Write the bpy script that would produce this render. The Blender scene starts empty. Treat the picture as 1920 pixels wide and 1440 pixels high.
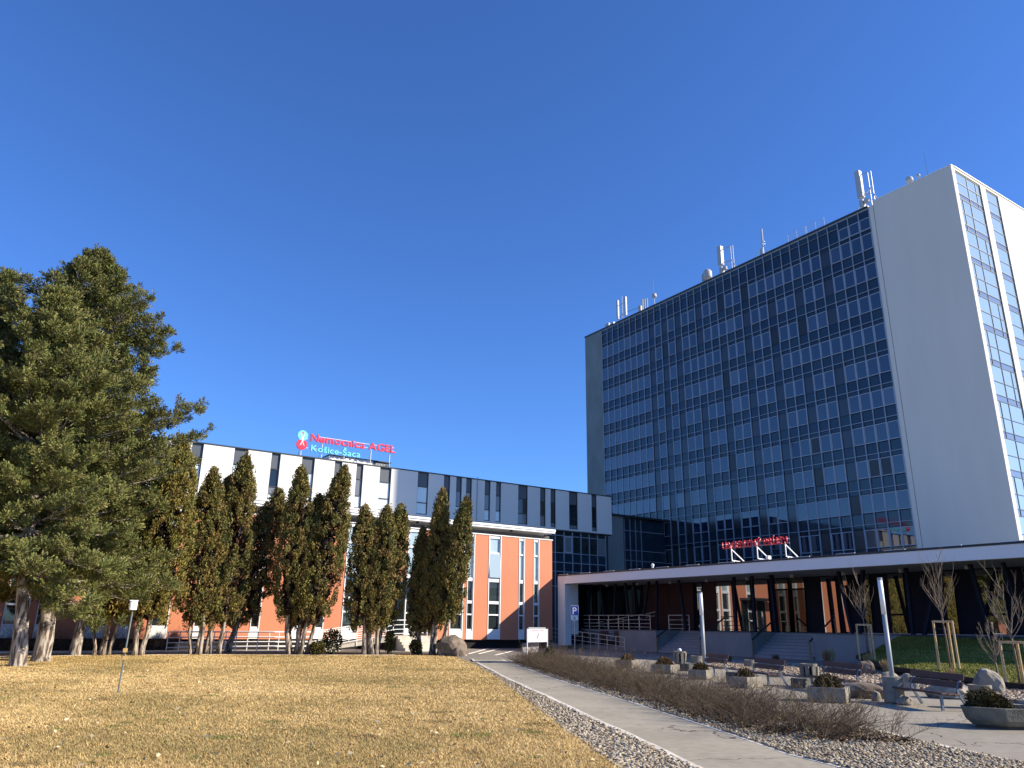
import bpy, math, random
import numpy as np
from mathutils import Vector, Matrix
S = bpy.context.scene
COL = S.collection
R = random.Random(7)
NR = np.random.default_rng(11)

# ------------------------------------------------------------------ camera, sky, sun, exposure
cam = bpy.data.cameras.new('camera'); cam.sensor_width = 36; cam.lens = 26.856; cam.clip_start = .1; cam.clip_end = 3000
camo = bpy.data.objects.new('camera', cam); COL.objects.link(camo)
camo.matrix_world = Matrix(((0.831905, -0.177952, -0.525612, 0), (-0.554748, -0.243201, -0.795681, 0), (0.013764, 0.953513, -0.301039, 1.6), (0, 0, 0, 1)))
S.camera = camo
W = bpy.data.worlds.new('World'); S.world = W; W.use_nodes = True
wn = W.node_tree.nodes; wl = W.node_tree.links; wn.clear()
sky = wn.new('ShaderNodeTexSky'); sky.sky_type = 'NISHITA'; sky.sun_disc = False
SUN_AZ, SUN_EL = math.atan2(0.7396, -0.673), math.radians(27.8)
sky.sun_elevation = SUN_EL; sky.sun_rotation = SUN_AZ
sky.altitude = 300; sky.air_density = 1.0; sky.dust_density = 0.15; sky.ozone_density = 3.0
bg = wn.new('ShaderNodeBackground'); bg.inputs['Strength'].default_value = .08
wo = wn.new('ShaderNodeOutputWorld'); tint = wn.new('ShaderNodeMix'); tint.data_type = 'RGBA'; tint.blend_type = 'MULTIPLY'; tint.inputs[0].default_value = 1; tint.inputs[7].default_value = (.60, .98, 1.62, 1)
wl.new(sky.outputs[0], tint.inputs[6]); wl.new(tint.outputs[2], bg.inputs[0]); wl.new(bg.outputs[0], wo.inputs[0])
sd = bpy.data.lights.new('sun', 'SUN'); sd.energy = 5.0; sd.angle = math.radians(.53); sd.color = (1, .89, .72)
so = bpy.data.objects.new('sun', sd); COL.objects.link(so)
sdir = Vector((math.sin(SUN_AZ) * math.cos(SUN_EL), math.cos(SUN_AZ) * math.cos(SUN_EL), math.sin(SUN_EL)))
so.rotation_euler = sdir.to_track_quat('Z', 'Y').to_euler(); so.location = (60, -60, 60)
S.view_settings.view_transform = 'Standard'; S.view_settings.look = 'None'; S.view_settings.exposure = .75; S.view_settings.gamma = 1
S.view_settings.use_curve_mapping = False
S.render.engine = 'CYCLES'

# ------------------------------------------------------------------ materials
MATS = {}
def mat(name, base, rough=.7, var=0., scale=4., bump=0., ior=1.45, metal=0., col2=None, attr=False, stretch=None, spec=.5, detail=6, tight=0.):
    if name in MATS: return MATS[name]
    m = bpy.data.materials.new(name); m.use_nodes = True; n = m.node_tree.nodes; l = m.node_tree.links
    b = n['Principled BSDF']; b.inputs['Roughness'].default_value = rough; b.inputs['IOR'].default_value = ior
    b.inputs['Metallic'].default_value = metal; b.inputs['Specular IOR Level'].default_value = spec
    b.inputs['Base Color'].default_value = (*base, 1)
    if attr:
        a = n.new('ShaderNodeAttribute'); a.attribute_name = 'Col'; l.new(a.outputs['Color'], b.inputs['Base Color'])
    if var > 0 or bump > 0 or col2:
        tc = n.new('ShaderNodeNewGeometry'); no = n.new('ShaderNodeTexNoise'); no.inputs['Scale'].default_value = scale; no.inputs['Detail'].default_value = detail
        mp = n.new('ShaderNodeMapping'); l.new(tc.outputs['Position'], mp.inputs[0]); l.new(mp.outputs[0], no.inputs['Vector'])
        if stretch: mp.inputs['Scale'].default_value = stretch
        if var > 0 or col2:
            r = n.new('ShaderNodeValToRGB'); r.color_ramp.elements[0].position = .32 + tight; r.color_ramp.elements[1].position = .68 - tight
            c2 = col2 or tuple(min(1, c * (1 + var)) for c in base); c1 = base if col2 else tuple(c * (1 - var) for c in base)
            r.color_ramp.elements[0].color = (*c1, 1); r.color_ramp.elements[1].color = (*c2, 1)
            l.new(no.outputs[0], r.inputs[0]); l.new(r.outputs[0], b.inputs['Base Color'])
        if bump > 0:
            no2 = n.new('ShaderNodeTexNoise'); no2.inputs['Scale'].default_value = scale * 6; no2.inputs['Detail'].default_value = 4; l.new(mp.outputs[0], no2.inputs['Vector'])
            bp = n.new('ShaderNodeBump'); bp.inputs['Strength'].default_value = bump; bp.inputs['Distance'].default_value = .02
            l.new(no2.outputs[0], bp.inputs['Height']); l.new(bp.outputs[0], b.inputs['Normal'])
    MATS[name] = m; return m
def ground_mat(name, cols, s1, s2, bump=.4, bscale=60, rough=.95, cracks=False):
    m = bpy.data.materials.new(name); m.use_nodes = True; n = m.node_tree.nodes; l = m.node_tree.links
    b = n['Principled BSDF']; b.inputs['Roughness'].default_value = rough; b.inputs['Specular IOR Level'].default_value = .25
    g = n.new('ShaderNodeNewGeometry')
    a1 = n.new('ShaderNodeTexNoise'); a1.inputs['Scale'].default_value = s1; a1.inputs['Detail'].default_value = 5; l.new(g.outputs['Position'], a1.inputs['Vector'])
    a2 = n.new('ShaderNodeTexNoise'); a2.inputs['Scale'].default_value = s2; a2.inputs['Detail'].default_value = 3; l.new(g.outputs['Position'], a2.inputs['Vector'])
    mx = n.new('ShaderNodeMix'); mx.data_type = 'FLOAT'; mx.inputs[0].default_value = .42; l.new(a1.outputs[0], mx.inputs[2]); l.new(a2.outputs[0], mx.inputs[3])
    r = n.new('ShaderNodeValToRGB'); e = r.color_ramp.elements
    while len(e) < len(cols): e.new(.5)
    for i, c in enumerate(cols): e[i].position = .32 + .36 * i / (len(cols) - 1); e[i].color = (*c, 1)
    l.new(mx.outputs[0], r.inputs[0])
    outc = r.outputs[0]
    if cracks:
        v = n.new('ShaderNodeTexVoronoi'); v.feature = 'DISTANCE_TO_EDGE'; v.inputs['Scale'].default_value = .22
        w = n.new('ShaderNodeTexNoise'); w.inputs['Scale'].default_value = 1.2; w.inputs['Detail'].default_value = 5; l.new(g.outputs['Position'], w.inputs['Vector'])
        va = n.new('ShaderNodeVectorMath'); va.operation = 'MULTIPLY_ADD'; va.inputs[1].default_value = (1.1, 1.1, 1.1)
        l.new(w.outputs['Color'], va.inputs[0]); l.new(g.outputs['Position'], va.inputs[2]); l.new(va.outputs[0], v.inputs['Vector'])
        th = n.new('ShaderNodeMath'); th.operation = 'LESS_THAN'; th.inputs[1].default_value = .0022; l.new(v.outputs['Distance'], th.inputs[0])
        mc = n.new('ShaderNodeMix'); mc.data_type = 'RGBA'; l.new(th.outputs[0], mc.inputs[0]); l.new(outc, mc.inputs[6]); mc.inputs[7].default_value = (.055, .05, .045, 1); outc = mc.outputs[2]
    l.new(outc, b.inputs['Base Color'])
    nb = n.new('ShaderNodeTexNoise'); nb.inputs['Scale'].default_value = bscale; nb.inputs['Detail'].default_value = 4; l.new(g.outputs['Position'], nb.inputs['Vector'])
    bp = n.new('ShaderNodeBump'); bp.inputs['Strength'].default_value = bump; bp.inputs['Distance'].default_value = .02; l.new(nb.outputs[0], bp.inputs['Height']); l.new(bp.outputs[0], b.inputs['Normal'])
    MATS[name] = m; return m

WHITE = mat('white_render', (.67, .615, .525), .85, .028, .7, .04, stretch=(1, 1, .18))
WHITE2 = mat('white_cladding', (.66, .645, .60), .6, .015, .4)
FASCIA = mat('fascia_metal', (.82, .81, .80), .5, .015, .3)
FRAMEW = mat('white_frame', (.80, .80, .79), .5)
ORANGE = mat('orange_render', (.56, .215, .118), .9, .04, .6, .08)
CONC = mat('pier_concrete', (.21, .235, .225), .9, .12, .6, .3, stretch=(1, 1, .5))
CONC2 = mat('garden_concrete', (.235, .21, .17), .9, .22, 5, .6)
CONCW = mat('retaining_concrete', (.25, .25, .255), .85, .08, .9, .2)
STEPM = mat('step_stone', (.29, .295, .31), .8, .06, 3, .1)
ALU = mat('mullion_metal', (.27, .30, .345), .45, 0, metal=.25)
ALUF = mat('window_frame_metal', (.36, .39, .43), .45, 0, metal=.1)
DGREY = mat('dark_grey_panel', (.075, .085, .10), .4, .05, .5)
DFRAME = mat('dark_grey_frame', (.03, .034, .04), .4)
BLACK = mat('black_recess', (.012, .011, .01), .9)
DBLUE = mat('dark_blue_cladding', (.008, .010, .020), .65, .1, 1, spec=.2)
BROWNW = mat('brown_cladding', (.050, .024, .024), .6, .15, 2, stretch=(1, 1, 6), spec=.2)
SOFFIT = mat('soffit_grey', (.42, .41, .39), .8, .05, 2)
GREYBAND = mat('grey_band', (.30, .28, .26), .85, .12, 1.2)
STEEL = mat('galvanised_steel', (.42, .44, .46), .4, .08, 8, metal=.5)
RAILM = mat('rail_steel', (.55, .52, .47), .4, .05, 8, metal=.35)
WHITEP = mat('white_paint', (.82, .82, .80), .4)
GREYP = mat('grey_paint', (.30, .32, .33), .45)
RED = mat('red_letter', (.72, .02, .06), .4)
RED2 = mat('deep_red_letter', (.62, .012, .03), .4)
CYAN = mat('cyan_letter', (.16, .62, .72), .4)
BLUE = mat('traffic_blue', (.01, .045, .33), .4)
def glass(name, base, ior=1.6, rough=.015): return mat(name, base, rough, ior=ior)
G_BLUE = glass('tower_glass', (.008, .016, .036), 1.82)
G_PALE = glass('tower_glass_curtained', (.022, .032, .058), 1.85)
G_NET = glass('tower_glass_net_curtain', (.055, .068, .095), 1.8)
G_SPAN = glass('spandrel_glass', (.010, .022, .038), 1.5, .05)
G_SPAN2 = glass('spandrel_glass_teal', (.012, .030, .040), 1.5, .06)
G_SPAN3 = glass('spandrel_glass_deep', (.006, .014, .028), 1.5, .05)
G_BROWN = mat('brown_grey_panel', (.030, .029, .032), .12, .1, 3, stretch=(1, 4, .3), ior=1.55)
G_BROWN2 = mat('dark_brown_panel', (.020, .017, .012), .25, .1, 3)
G_END = glass('end_glass', (.30, .40, .48), 2.5)
ENDF = mat('end_frame_metal', (.07, .09, .115), .5)
G_ENDS = glass('end_spandrel', (.17, .21, .29), 2.0, .08)
G_WING = glass('wing_glass', (.36, .44, .45), 1.9)
G_BLINDSKY = glass('blind_sky_glass', (.58, .64, .62), 1.8, .05)  # pale for blinds, raised further to paint in the sky's reflection
G_GREYB = glass('grey_blind_glass', (.16, .165, .17), 1.6, .05)
G_DARK = glass('dark_glass', (.012, .016, .018), 1.6)
G_MIRROR = glass('mirror_glass', (.012, .016, .018), 3.3)
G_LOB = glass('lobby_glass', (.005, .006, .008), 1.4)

# ------------------------------------------------------------------ object helpers
ORG = {}
def thing(name, label, cat, loc=(0, 0, 0), rz=0., group=None, local=False):
    o = bpy.data.objects.new(name, None); COL.objects.link(o); o.location = loc; o.rotation_euler = (0, 0, rz)
    o['label'] = label; o['category'] = cat; o.empty_display_size = .3
    if group: o['group'] = group
    ORG[o.name] = np.zeros(3) if (local or rz) else np.array(loc, float)
    return o
def tag(o, label=None, cat=None, group=None, kind=None):
    if label: o['label'] = label
    if cat: o['category'] = cat
    if group: o['group'] = group
    if kind: o['kind'] = kind
    return o
def link(name, me, parent=None, loc=(0, 0, 0), rot=None):
    o = bpy.data.objects.new(name, me); COL.objects.link(o); o.location = loc
    if rot is not None: o.rotation_euler = rot
    if parent: o.parent = parent
    return o
class MB:
    def __init__(s): s.v = []; s.f = []
    def add(s, v, f):
        b = len(s.v); s.v += [tuple(p) for p in v]; s.f += [tuple(i + b for i in q) for q in f]; return s
    def box(s, x0, y0, z0, x1, y1, z1):
        x0, x1 = sorted((x0, x1)); y0, y1 = sorted((y0, y1)); z0, z1 = sorted((z0, z1))
        return s.add([(x0, y0, z0), (x1, y0, z0), (x1, y1, z0), (x0, y1, z0), (x0, y0, z1), (x1, y0, z1), (x1, y1, z1), (x0, y1, z1)],
                     [(0, 3, 2, 1), (4, 5, 6, 7), (0, 1, 5, 4), (1, 2, 6, 5), (2, 3, 7, 6), (3, 0, 4, 7)])
    def prism(s, poly, z0, z1):
        n = len(poly); a = sum(poly[i][0] * poly[(i + 1) % n][1] - poly[(i + 1) % n][0] * poly[i][1] for i in range(n))
        if a < 0: poly = poly[::-1]
        return s.add([(p[0], p[1], z0) for p in poly] + [(p[0], p[1], z1) for p in poly],
                     [tuple(range(n - 1, -1, -1)), tuple(range(n, 2 * n))] + [(i, (i + 1) % n, n + (i + 1) % n, n + i) for i in range(n)])
    def tube(s, pts, r, n=6, cap=True):
        pts = [Vector(p) for p in pts]; rs = r if isinstance(r, (list, tuple)) else [r] * len(pts)
        vs = []; u = None
        for i, p in enumerate(pts):
            d = (pts[min(i + 1, len(pts) - 1)] - pts[max(i - 1, 0)]).normalized()
            if u is None: u = d.orthogonal().normalized()
            else:
                u = (u - d * u.dot(d)); u = u.normalized() if u.length > 1e-6 else d.orthogonal().normalized()
            w = d.cross(u)
            for k in range(n):
                a = 2 * math.pi * k / n; vs.append(p + (u * math.cos(a) + w * math.sin(a)) * rs[i])
        fs = []
        for i in range(len(pts) - 1):
            for k in range(n): fs.append((i * n + k, i * n + (k + 1) % n, (i + 1) * n + (k + 1) % n, (i + 1) * n + k))
        if cap: fs.append(tuple(range(n - 1, -1, -1))); fs.append(tuple(range((len(pts) - 1) * n, len(pts) * n)))
        return s.add(vs, fs)
    def bar(s, p, q, w, h=None):
        h = h or w; p = Vector(p); q = Vector(q); d = (q - p).normalized(); up = Vector((0, 0, 1)) if abs(d.z) < .95 else Vector((0, 1, 0))
        a = d.cross(up).normalized() * (w / 2); b = a.cross(d).normalized() * (h / 2)
        v = [p - a - b, p + a - b, p + a + b, p - a + b, q - a - b, q + a - b, q + a + b, q - a + b]
        return s.add(v, [(0, 1, 2, 3), (7, 6, 5, 4), (0, 4, 5, 1), (1, 5, 6, 2), (2, 6, 7, 3), (3, 7, 4, 0)])
    def lathe(s, prof, c=(0, 0, 0), n=16):
        vs = []; m = len(prof)
        for r, z in prof:
            for k in range(n):
                a = 2 * math.pi * k / n; vs.append((c[0] + r * math.cos(a), c[1] + r * math.sin(a), c[2] + z))
        fs = [(i * n + k, i * n + (k + 1) % n, (i + 1) * n + (k + 1) % n, (i + 1) * n + k) for i in range(m - 1) for k in range(n)]
        fs += [tuple(range(n - 1, -1, -1)), tuple(range((m - 1) * n, m * n))]
        return s.add(vs, fs)
    def mesh(s, name, m, smooth=False, off=None):
        me = bpy.data.meshes.new(name); v = s.v
        if off is not None: v = [(p[0] - off[0], p[1] - off[1], p[2] - off[2]) for p in v]
        me.from_pydata(v, [], s.f); me.materials.append(m)
        if smooth: me.polygons.foreach_set('use_smooth', [True] * len(me.polygons))
        return me
    def build(s, name, m, parent=None, smooth=False, bevel=0., label=None):
        off = ORG.get(parent.name) if parent else None
        o = link(name, s.mesh(name, m, smooth, off), parent)
        if parent: ORG[o.name] = off
        if label: o['label'] = label
        if bevel:
            b = o.modifiers.new('bevel', 'BEVEL'); b.width = bevel; b.segments = 2; b.limit_method = 'ANGLE'
        return o
def part(name, m, parent, *boxes, bevel=0., label=None):
    b = MB()
    for q in boxes: b.box(*q)
    return b.build(name, m, parent, bevel=bevel, label=label)
def place(name, me, parent, world, rot=None):
    o = ORG[parent.name]; c = link(name, me, parent, (world[0] - o[0], world[1] - o[1], world[2] - o[2]), rot); ORG[c.name] = np.array(world, float); return c
def np_mesh(name, v, t, m, col=None, smooth=False):
    v = np.asarray(v, np.float32); t = np.asarray(t, np.int32); k = t.shape[1]
    me = bpy.data.meshes.new(name); me.vertices.add(len(v)); me.vertices.foreach_set('co', v.ravel())
    me.loops.add(t.size); me.loops.foreach_set('vertex_index', t.ravel()); me.polygons.add(len(t))
    me.polygons.foreach_set('loop_start', np.arange(0, t.size, k, dtype=np.int32)); me.polygons.foreach_set('loop_total', np.full(len(t), k, np.int32))
    if smooth: me.polygons.foreach_set('use_smooth', np.ones(len(t), bool))
    me.update(); me.materials.append(m)
    if col is not None:
        a = me.attributes.new('Col', 'FLOAT_COLOR', 'FACE'); c = np.ones((len(t), 4), np.float32); c[:, :3] = col; a.data.foreach_set('color', c.ravel())
    return me

# ------------------------------------------------------------------ setting: ground, roads, paths
def sheet(name, poly, z, m, kind='structure'):
    o = MB().prism(poly, z - .3, z).build(name, m); o['kind'] = kind; return o
ASPH = ground_mat('asphalt', [(.19, .17, .14), (.25, .225, .185), (.30, .27, .22)], .35, 7, .5, 90, .9, True)
PLAZA = ground_mat('plaza_asphalt', [(.25, .222, .172), (.315, .28, .22), (.37, .33, .26)], .3, 5, .4, 90, .9, True)
PATHM = ground_mat('path_asphalt', [(.29, .255, .19), (.38, .335, .25), (.45, .40, .305)], .5, 6, .5, 120, .9, True)
LAWNM = ground_mat('dry_turf', [(.36, .265, .10), (.52, .375, .15), (.62, .45, .19)], .5, 9, .8, 50)
GREENM = ground_mat('green_turf', [(.10, .115, .02), (.15, .16, .03), (.20, .20, .045)], .8, 12, .8, 40)
SOIL = ground_mat('soil', [(.05, .035, .025), (.085, .06, .04), (.13, .09, .06)], 1.2, 14, .8, 40)
GRAVB = ground_mat('gravel_bed', [(.11, .09, .07), (.22, .185, .145), (.33, .29, .23)], 4, 38, 1., 60)
GRAVP = ground_mat('purple_gravel_bed', [(.20, .16, .16), (.32, .265, .26), (.42, .36, .33)], 3, 30, 1., 60)
ROADM = ground_mat('road_concrete', [(.36, .335, .29), (.43, .40, .345), (.50, .465, .40)], .5, 6, .3, 70)
sheet('ground', [(-600, -500), (700, -500), (700, 800), (-600, 800)], -.03, ASPH)
LAWN = [(-60, 43), (1.4, 40.9), (5.2, 41.7), (9.9, 41.4), (14.7, 39.7), (18.6, 38.9), (20.4, 37.9), (20.7, 36.2), (18.43, 31.0), (14.1, 22.04), (9.85, 13.94), (8.13, 10.62), (7.27, 8.9), (6.5, 7.4), (5.1, 4.9), (2.6, .6), (-1, -5), (-6, -14), (-60, -14)]
sheet('lawn', LAWN, .012, LAWNM)
kL = [(20.3, 33.9), (19.2, 31.82), (14.15, 21.48), (11.4, 15.48), (9.8, 12.14), (8.72, 9.75), (7.51, 7.27), (6.26, 4.85), (4.54, 1.79), (2.5, -1.65), (-.72, -6.72)]
kR = [(21.6, 33.2), (20.68, 31.41), (15.32, 20.25), (13.09, 15.18), (11.27, 11.12), (10.1, 8.63), (9.45, 7.36), (9.16, 6.37), (7.89, 3.78), (6.21, .69), (4.17, -2.76), (.95, -7.82)]
pz = [(23.2, 31.5), (22.01, 29.9), (20.36, 26.1), (18.44, 21.38), (16.05, 15.77), (14.04, 11.1), (12.89, 8.26), (12.18, 6.85), (11.85, 6.18), (11.54, 5.37), (10.17, 2.87), (8.13, -.58), (2.78, -9.03)]
sheet('footpath', kL + kR[::-1], -.012, PATHM)
GRAV_L = kL[1:] + [(-3, -8.5), (-1, -5), (2.6, .6), (5.1, 4.9), (6.5, 7.4), (7.27, 8.9), (8.13, 10.62), (9.85, 13.94), (14.1, 22.04), (18.43, 31.0)]
sheet('gravel_strip', GRAV_L, -.004, GRAVB)
BED = kR[1:] + pz[::-1][:-1]
sheet('planting_bed', BED, -.006, GRAVB)
PLZ = pz + [(12, -14), (40, -14), (40, 4), (21, 9.9), (22.9, 13.6), (25, 20), (27, 26), (29.5, 31.5)]
sheet('plaza', PLZ, -.02, PLAZA)
sheet('soil_shade_strip', [(-60, 43.05), (1.4, 41), (9.9, 41.5), (14.7, 39.8), (18.6, 39), (20.4, 38), (22.5, 38.5), (22.5, 42.2), (18, 45.2), (-60, 46.2)], -.008, SOIL)  # bare soil, widened so its dark tone also carries the tree shade
sheet('road', [(-60, 46.2), (18, 45.2), (22.5, 42.2), (26, 47.0), (26, 48.9), (-60, 48.9)], -.016, ROADM)
ROCKG = [(21, 9.7), (22.9, 13.6), (24.3, 17.8), (25.6, 21.5), (27.6, 25.6), (30.5, 27.5), (33, 24.5), (32.45, 20.75), (28.29, 17.01), (27.31, 15.01), (25.33, 12.42), (24.6, 10.2), (23.6, 6), (23.2, 2), (20.2, 2), (20.4, 6)]
sheet('gravel_garden', ROCKG, .03, GRAVP)
def kerb(name, pts, w, z, label=None):
    b = MB()
    P = [Vector((p[0], p[1], 0)) for p in pts]
    for i in range(len(P) - 1):
        d = P[i + 1] - P[i]; L = d.length; n = max(1, round(L / 1.0)); per = Vector((-d.y, d.x, 0)).normalized() * (w / 2)
        for k in range(n):
            a = P[i] + d * ((k + .006) / n); c = P[i] + d * ((k + .994) / n); j = Vector((R.uniform(-.012, .012), R.uniform(-.012, .012), 0)); h = z + R.uniform(-.003, .003)
            q = [a - per + j, c - per + j, c + per + j, a + per + j]
            b.add([(v.x, v.y, -.2) for v in q] + [(v.x, v.y, h) for v in q], [(0, 3, 2, 1), (4, 5, 6, 7), (0, 1, 5, 4), (1, 2, 6, 5), (2, 3, 7, 6), (3, 0, 4, 7)])
    o = b.build(name, KERB); o['kind'] = 'structure'; return o
KERB = mat('kerb_concrete', (.68, .62, .52), .9, .2, 2.5, .4)
kerb('path_kerb', kL, .11, .014); kerb('path_kerb', kR[:], .12, -.006)
kerb('plaza_kerb', pz[1:], .10, .002)
kerb('lawn_kerb', [(-60, 43.03), (1.4, 40.97), (5.2, 41.75), (9.9, 41.45), (14.7, 39.77), (18.6, 38.97)], .08, .03)
kerb('road_kerb', [(-60, 46.22), (18, 45.22), (22.4, 42.25)], .1, .05)
kerb('drive_kerb', [(22.6, 38.4), (23.3, 40.6), (24.3, 43)], .1, .05)
mk = MB()
PAINT = mat('road_paint', (.72, .70, .64), .8, .2, 6)
for (a, b) in (((23.9, 40.4), (31.6, 50.3)), ((24.6, 40.4), (31.17, 48.42)), ((24.6, 38.6), (30.37, 45.18))):
    d = Vector((b[0] - a[0], b[1] - a[1], 0)).normalized(); p = Vector((-d.y, d.x, 0)) * .06
    a = Vector((*a, 0)); b = Vector((*b, 0)); mk.prism([(a - p)[:2], (b - p)[:2], (b + p)[:2], (a + p)[:2]], -.05, -.012)
tag(mk.build('road_marking', PAINT), kind='structure')

# right lawn mound, sloping up to the terrace
def right_lawn():
    E0 = [(23.6, 2, .05), (24.6, 10.2, .08), (25.33, 12.42, .12), (27.31, 15.01, .18), (28.29, 17.01, .22), (32.45, 20.75, .25), (36, 23.6, .3), (38.8, 24.6, .45)]
    pts = []
    n = 24; m = 14
    for i in range(n + 1):
        f = i / n * (len(E0) - 1); k = min(int(f), len(E0) - 2); g = f - k
        e = [E0[k][j] * (1 - g) + E0[k + 1][j] * g for j in range(3)]
        for j in range(m + 1):
            u = j / m; x = e[0] + (38.85 - e[0]) * u; z = e[2] + (1.32 - e[2]) * (u ** .9) + .02 * math.sin(x * 2 + e[1]); y = e[1] - (e[1] - (2 + 20 * i / n)) * u * .6
            pts.append((x, y, z))
    b = MB(); f = []
    for i in range(n):
        for j in range(m): f.append((i * (m + 1) + j, i * (m + 1) + j + 1, (i + 1) * (m + 1) + j + 1, (i + 1) * (m + 1) + j))
    b.add(pts, f); o = b.build('green_lawn', GREENM, smooth=True); o['kind'] = 'structure'
    e = MB()
    P = [(p[0] - .03, p[1], p[2] + .04) for p in E0]
    for i in range(len(P) - 1): e.bar(P[i], P[i + 1], .05, .16)
    tag(e.build('lawn_edging', mat('edging', (.035, .025, .02), .9)), kind='structure')
    return np.array(pts), f
RL_P, RL_F = right_lawn()

# ------------------------------------------------------------------ hospital tower
def tower():
    X = 69.
    t = thing('hospital_tower', 'tall hospital tower with dark blue gridded glass front and blank white end panel', 'building', (69, 57, 0))
    part('core_wall', mat('core_dark', (.04, .045, .05), .9), t, (69.32, 29.75, 0, 89, 84.3, 43.2))
    part('blank_wall', WHITE, t, (68.96, 29.5, 4, 69.30, 37.46, 43.78), bevel=.015)
    part('edge_strip', WHITE, t, (68.98, 37.52, 4, 69.30, 38.0, 43.4))
    part('concrete_pier', CONC, t, (69.0, 80.72, 0, 69.30, 84.5, 43.5))
    part('roof_slab', GREYP, t, (69.05, 29.8, 43.2, 89, 84.45, 43.38))
    part('coping', DFRAME, t, (68.9, 38.02, 43.38, 69.35, 84.55, 43.56))
    part('coping', FASCIA, t, (68.93, 29.46, 43.785, 69.5, 37.5, 43.86))
    part('coping', WHITEP, t, (69.51, 29.42, 43.785, 89, 29.9, 43.86))
    # end wall, sunlit, plane Y = 29.5
    part('corner_strip', WHITE, t, (69.302, 29.502, 4, 69.58, 29.74, 43.5))
    part('pilaster', WHITE, t, (74.28, 29.5, 4, 75.33, 29.74, 43.5))
    part('end_wall', WHITE, t, (77.82, 29.5, 4, 89, 29.74, 43.5))
    part('end_parapet', WHITE, t, (69.302, 29.5, 43.5, 89, 29.74, 43.784))
    fr = MB(); pm = {}
    def pane(x0, x1, z0, z1, m, nm):
        key = (round(x1 - x0, 3), round(z1 - z0, 3), m.name)
        if key not in pm: pm[key] = MB().box(.02, 0, .02, x1 - x0 - .02, .04, z1 - z0 - .02).mesh(nm, m)
        place(nm, pm[key], t, (x0, 29.62, z0), (R.uniform(-.002, .002), 0, R.uniform(-.003, .003)))
    for k in range(12):
        z1 = 43.43 - 3.31 * k
        rows = [(z1 - 1.15, z1, G_END, 'glass_pane'), (z1 - 2.32, z1 - 1.15, G_END, 'glass_pane'), (z1 - 2.86, z1 - 2.32, G_ENDS, 'spandrel_panel')] if k == 0 else \
               [(z1 - 1.05, z1 + .45, G_END, 'glass_pane'), (z1 - 2.3, z1 - 1.05, G_END, 'glass_pane'), (z1 - 2.86, z1 - 2.3, G_ENDS, 'spandrel_panel')]
        cols = [(69.6, 71.8), (71.8, 73.45), (73.45, 74.26)] if k % 2 == 0 else [(69.6, 70.3), (70.3, 71.8), (71.8, 74.26)]
        for (a, b, m, nm) in rows:
            for (x0, x1) in cols + [(75.36, 77.8)]: pane(x0, x1, a, b, m, nm)
            fr.box(69.59, 29.575, b - .024, 74.27, 29.64, b + .024); fr.box(75.34, 29.575, b - .024, 77.81, 29.64, b + .024)
        zb, zt = rows[2][0], rows[0][1]
        for x in {c for q in cols for c in q} | {75.36, 77.8}: fr.box(x - .026, 29.57, zb, x + .026, 29.645, zt)
    fr.build('end_frame', ENDF, t)
    # front curtain wall
    NCOL = 35; P = 42.6 / NCOL; Y0 = 38.02
    TR = [41.0 - 3.31 * k for k in range(11)]
    mul = MB().box(0, -.045, 0, .12, .045, 43.36 - 3.3).mesh('mullion', ALU)
    for c in range(NCOL + 1): place('mullion', mul, t, (68.95, Y0 + P * c, 3.3))
    tr = MB().box(0, 0, -.03, .09, 42.6, .03).mesh('transom', ALU)
    for z in TR: place('transom', tr, t, (68.965, Y0, z))
    part('transom', ALU, t, (68.97, Y0 + 3 * P, 42.52, 69.05, Y0 + 42.6, 42.56))
    brown = {4, 7, 10, 13, 16, 19, 22, 24, 26}
    w = P - .09
    fm = MB(); a = .065
    fm.box(0, 0, 0, .08, a, 1.73).box(0, w - a, 0, .08, w, 1.73).box(0, a, 0, .08, w - a, a).box(0, a, 1.73 - a, .08, w - a, 1.73)
    frame = fm.mesh('window', ALUF)
    pk = {m.name: MB().box(0, a + .004, a + .004, .03, w - a - .004, 1.73 - a - .004).mesh('pane', m) for m in (G_BLUE, G_PALE, G_NET, G_BROWN2)}
    bk = [MB().box(0, 0, 0, .05, w, 1.78).mesh('opaque_panel', m) for m in (G_BROWN, G_BROWN2)]
    sp = [MB().box(0, 0, 0, .05, w, .98).mesh('spandrel_panel', m) for m in (G_SPAN, G_SPAN, G_SPAN2, G_SPAN3)]
    st = [MB().box(0, 0, 0, .05, w, .37).mesh('transom_panel', m) for m in (G_SPAN, G_SPAN3)]
    at1 = [MB().box(0, 0, 0, .05, w, 1.44).mesh('attic_panel', m) for m in (G_SPAN3, G_SPAN3, G_SPAN)]
    at2 = MB().box(0, 0, 0, .05, w, .79).mesh('attic_panel', G_SPAN2)
    opened = {(8, 31), (9, 31), (9, 33), (6, 9)}
    rest_sp = MB(); rest_st = MB(); ns = 0
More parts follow.
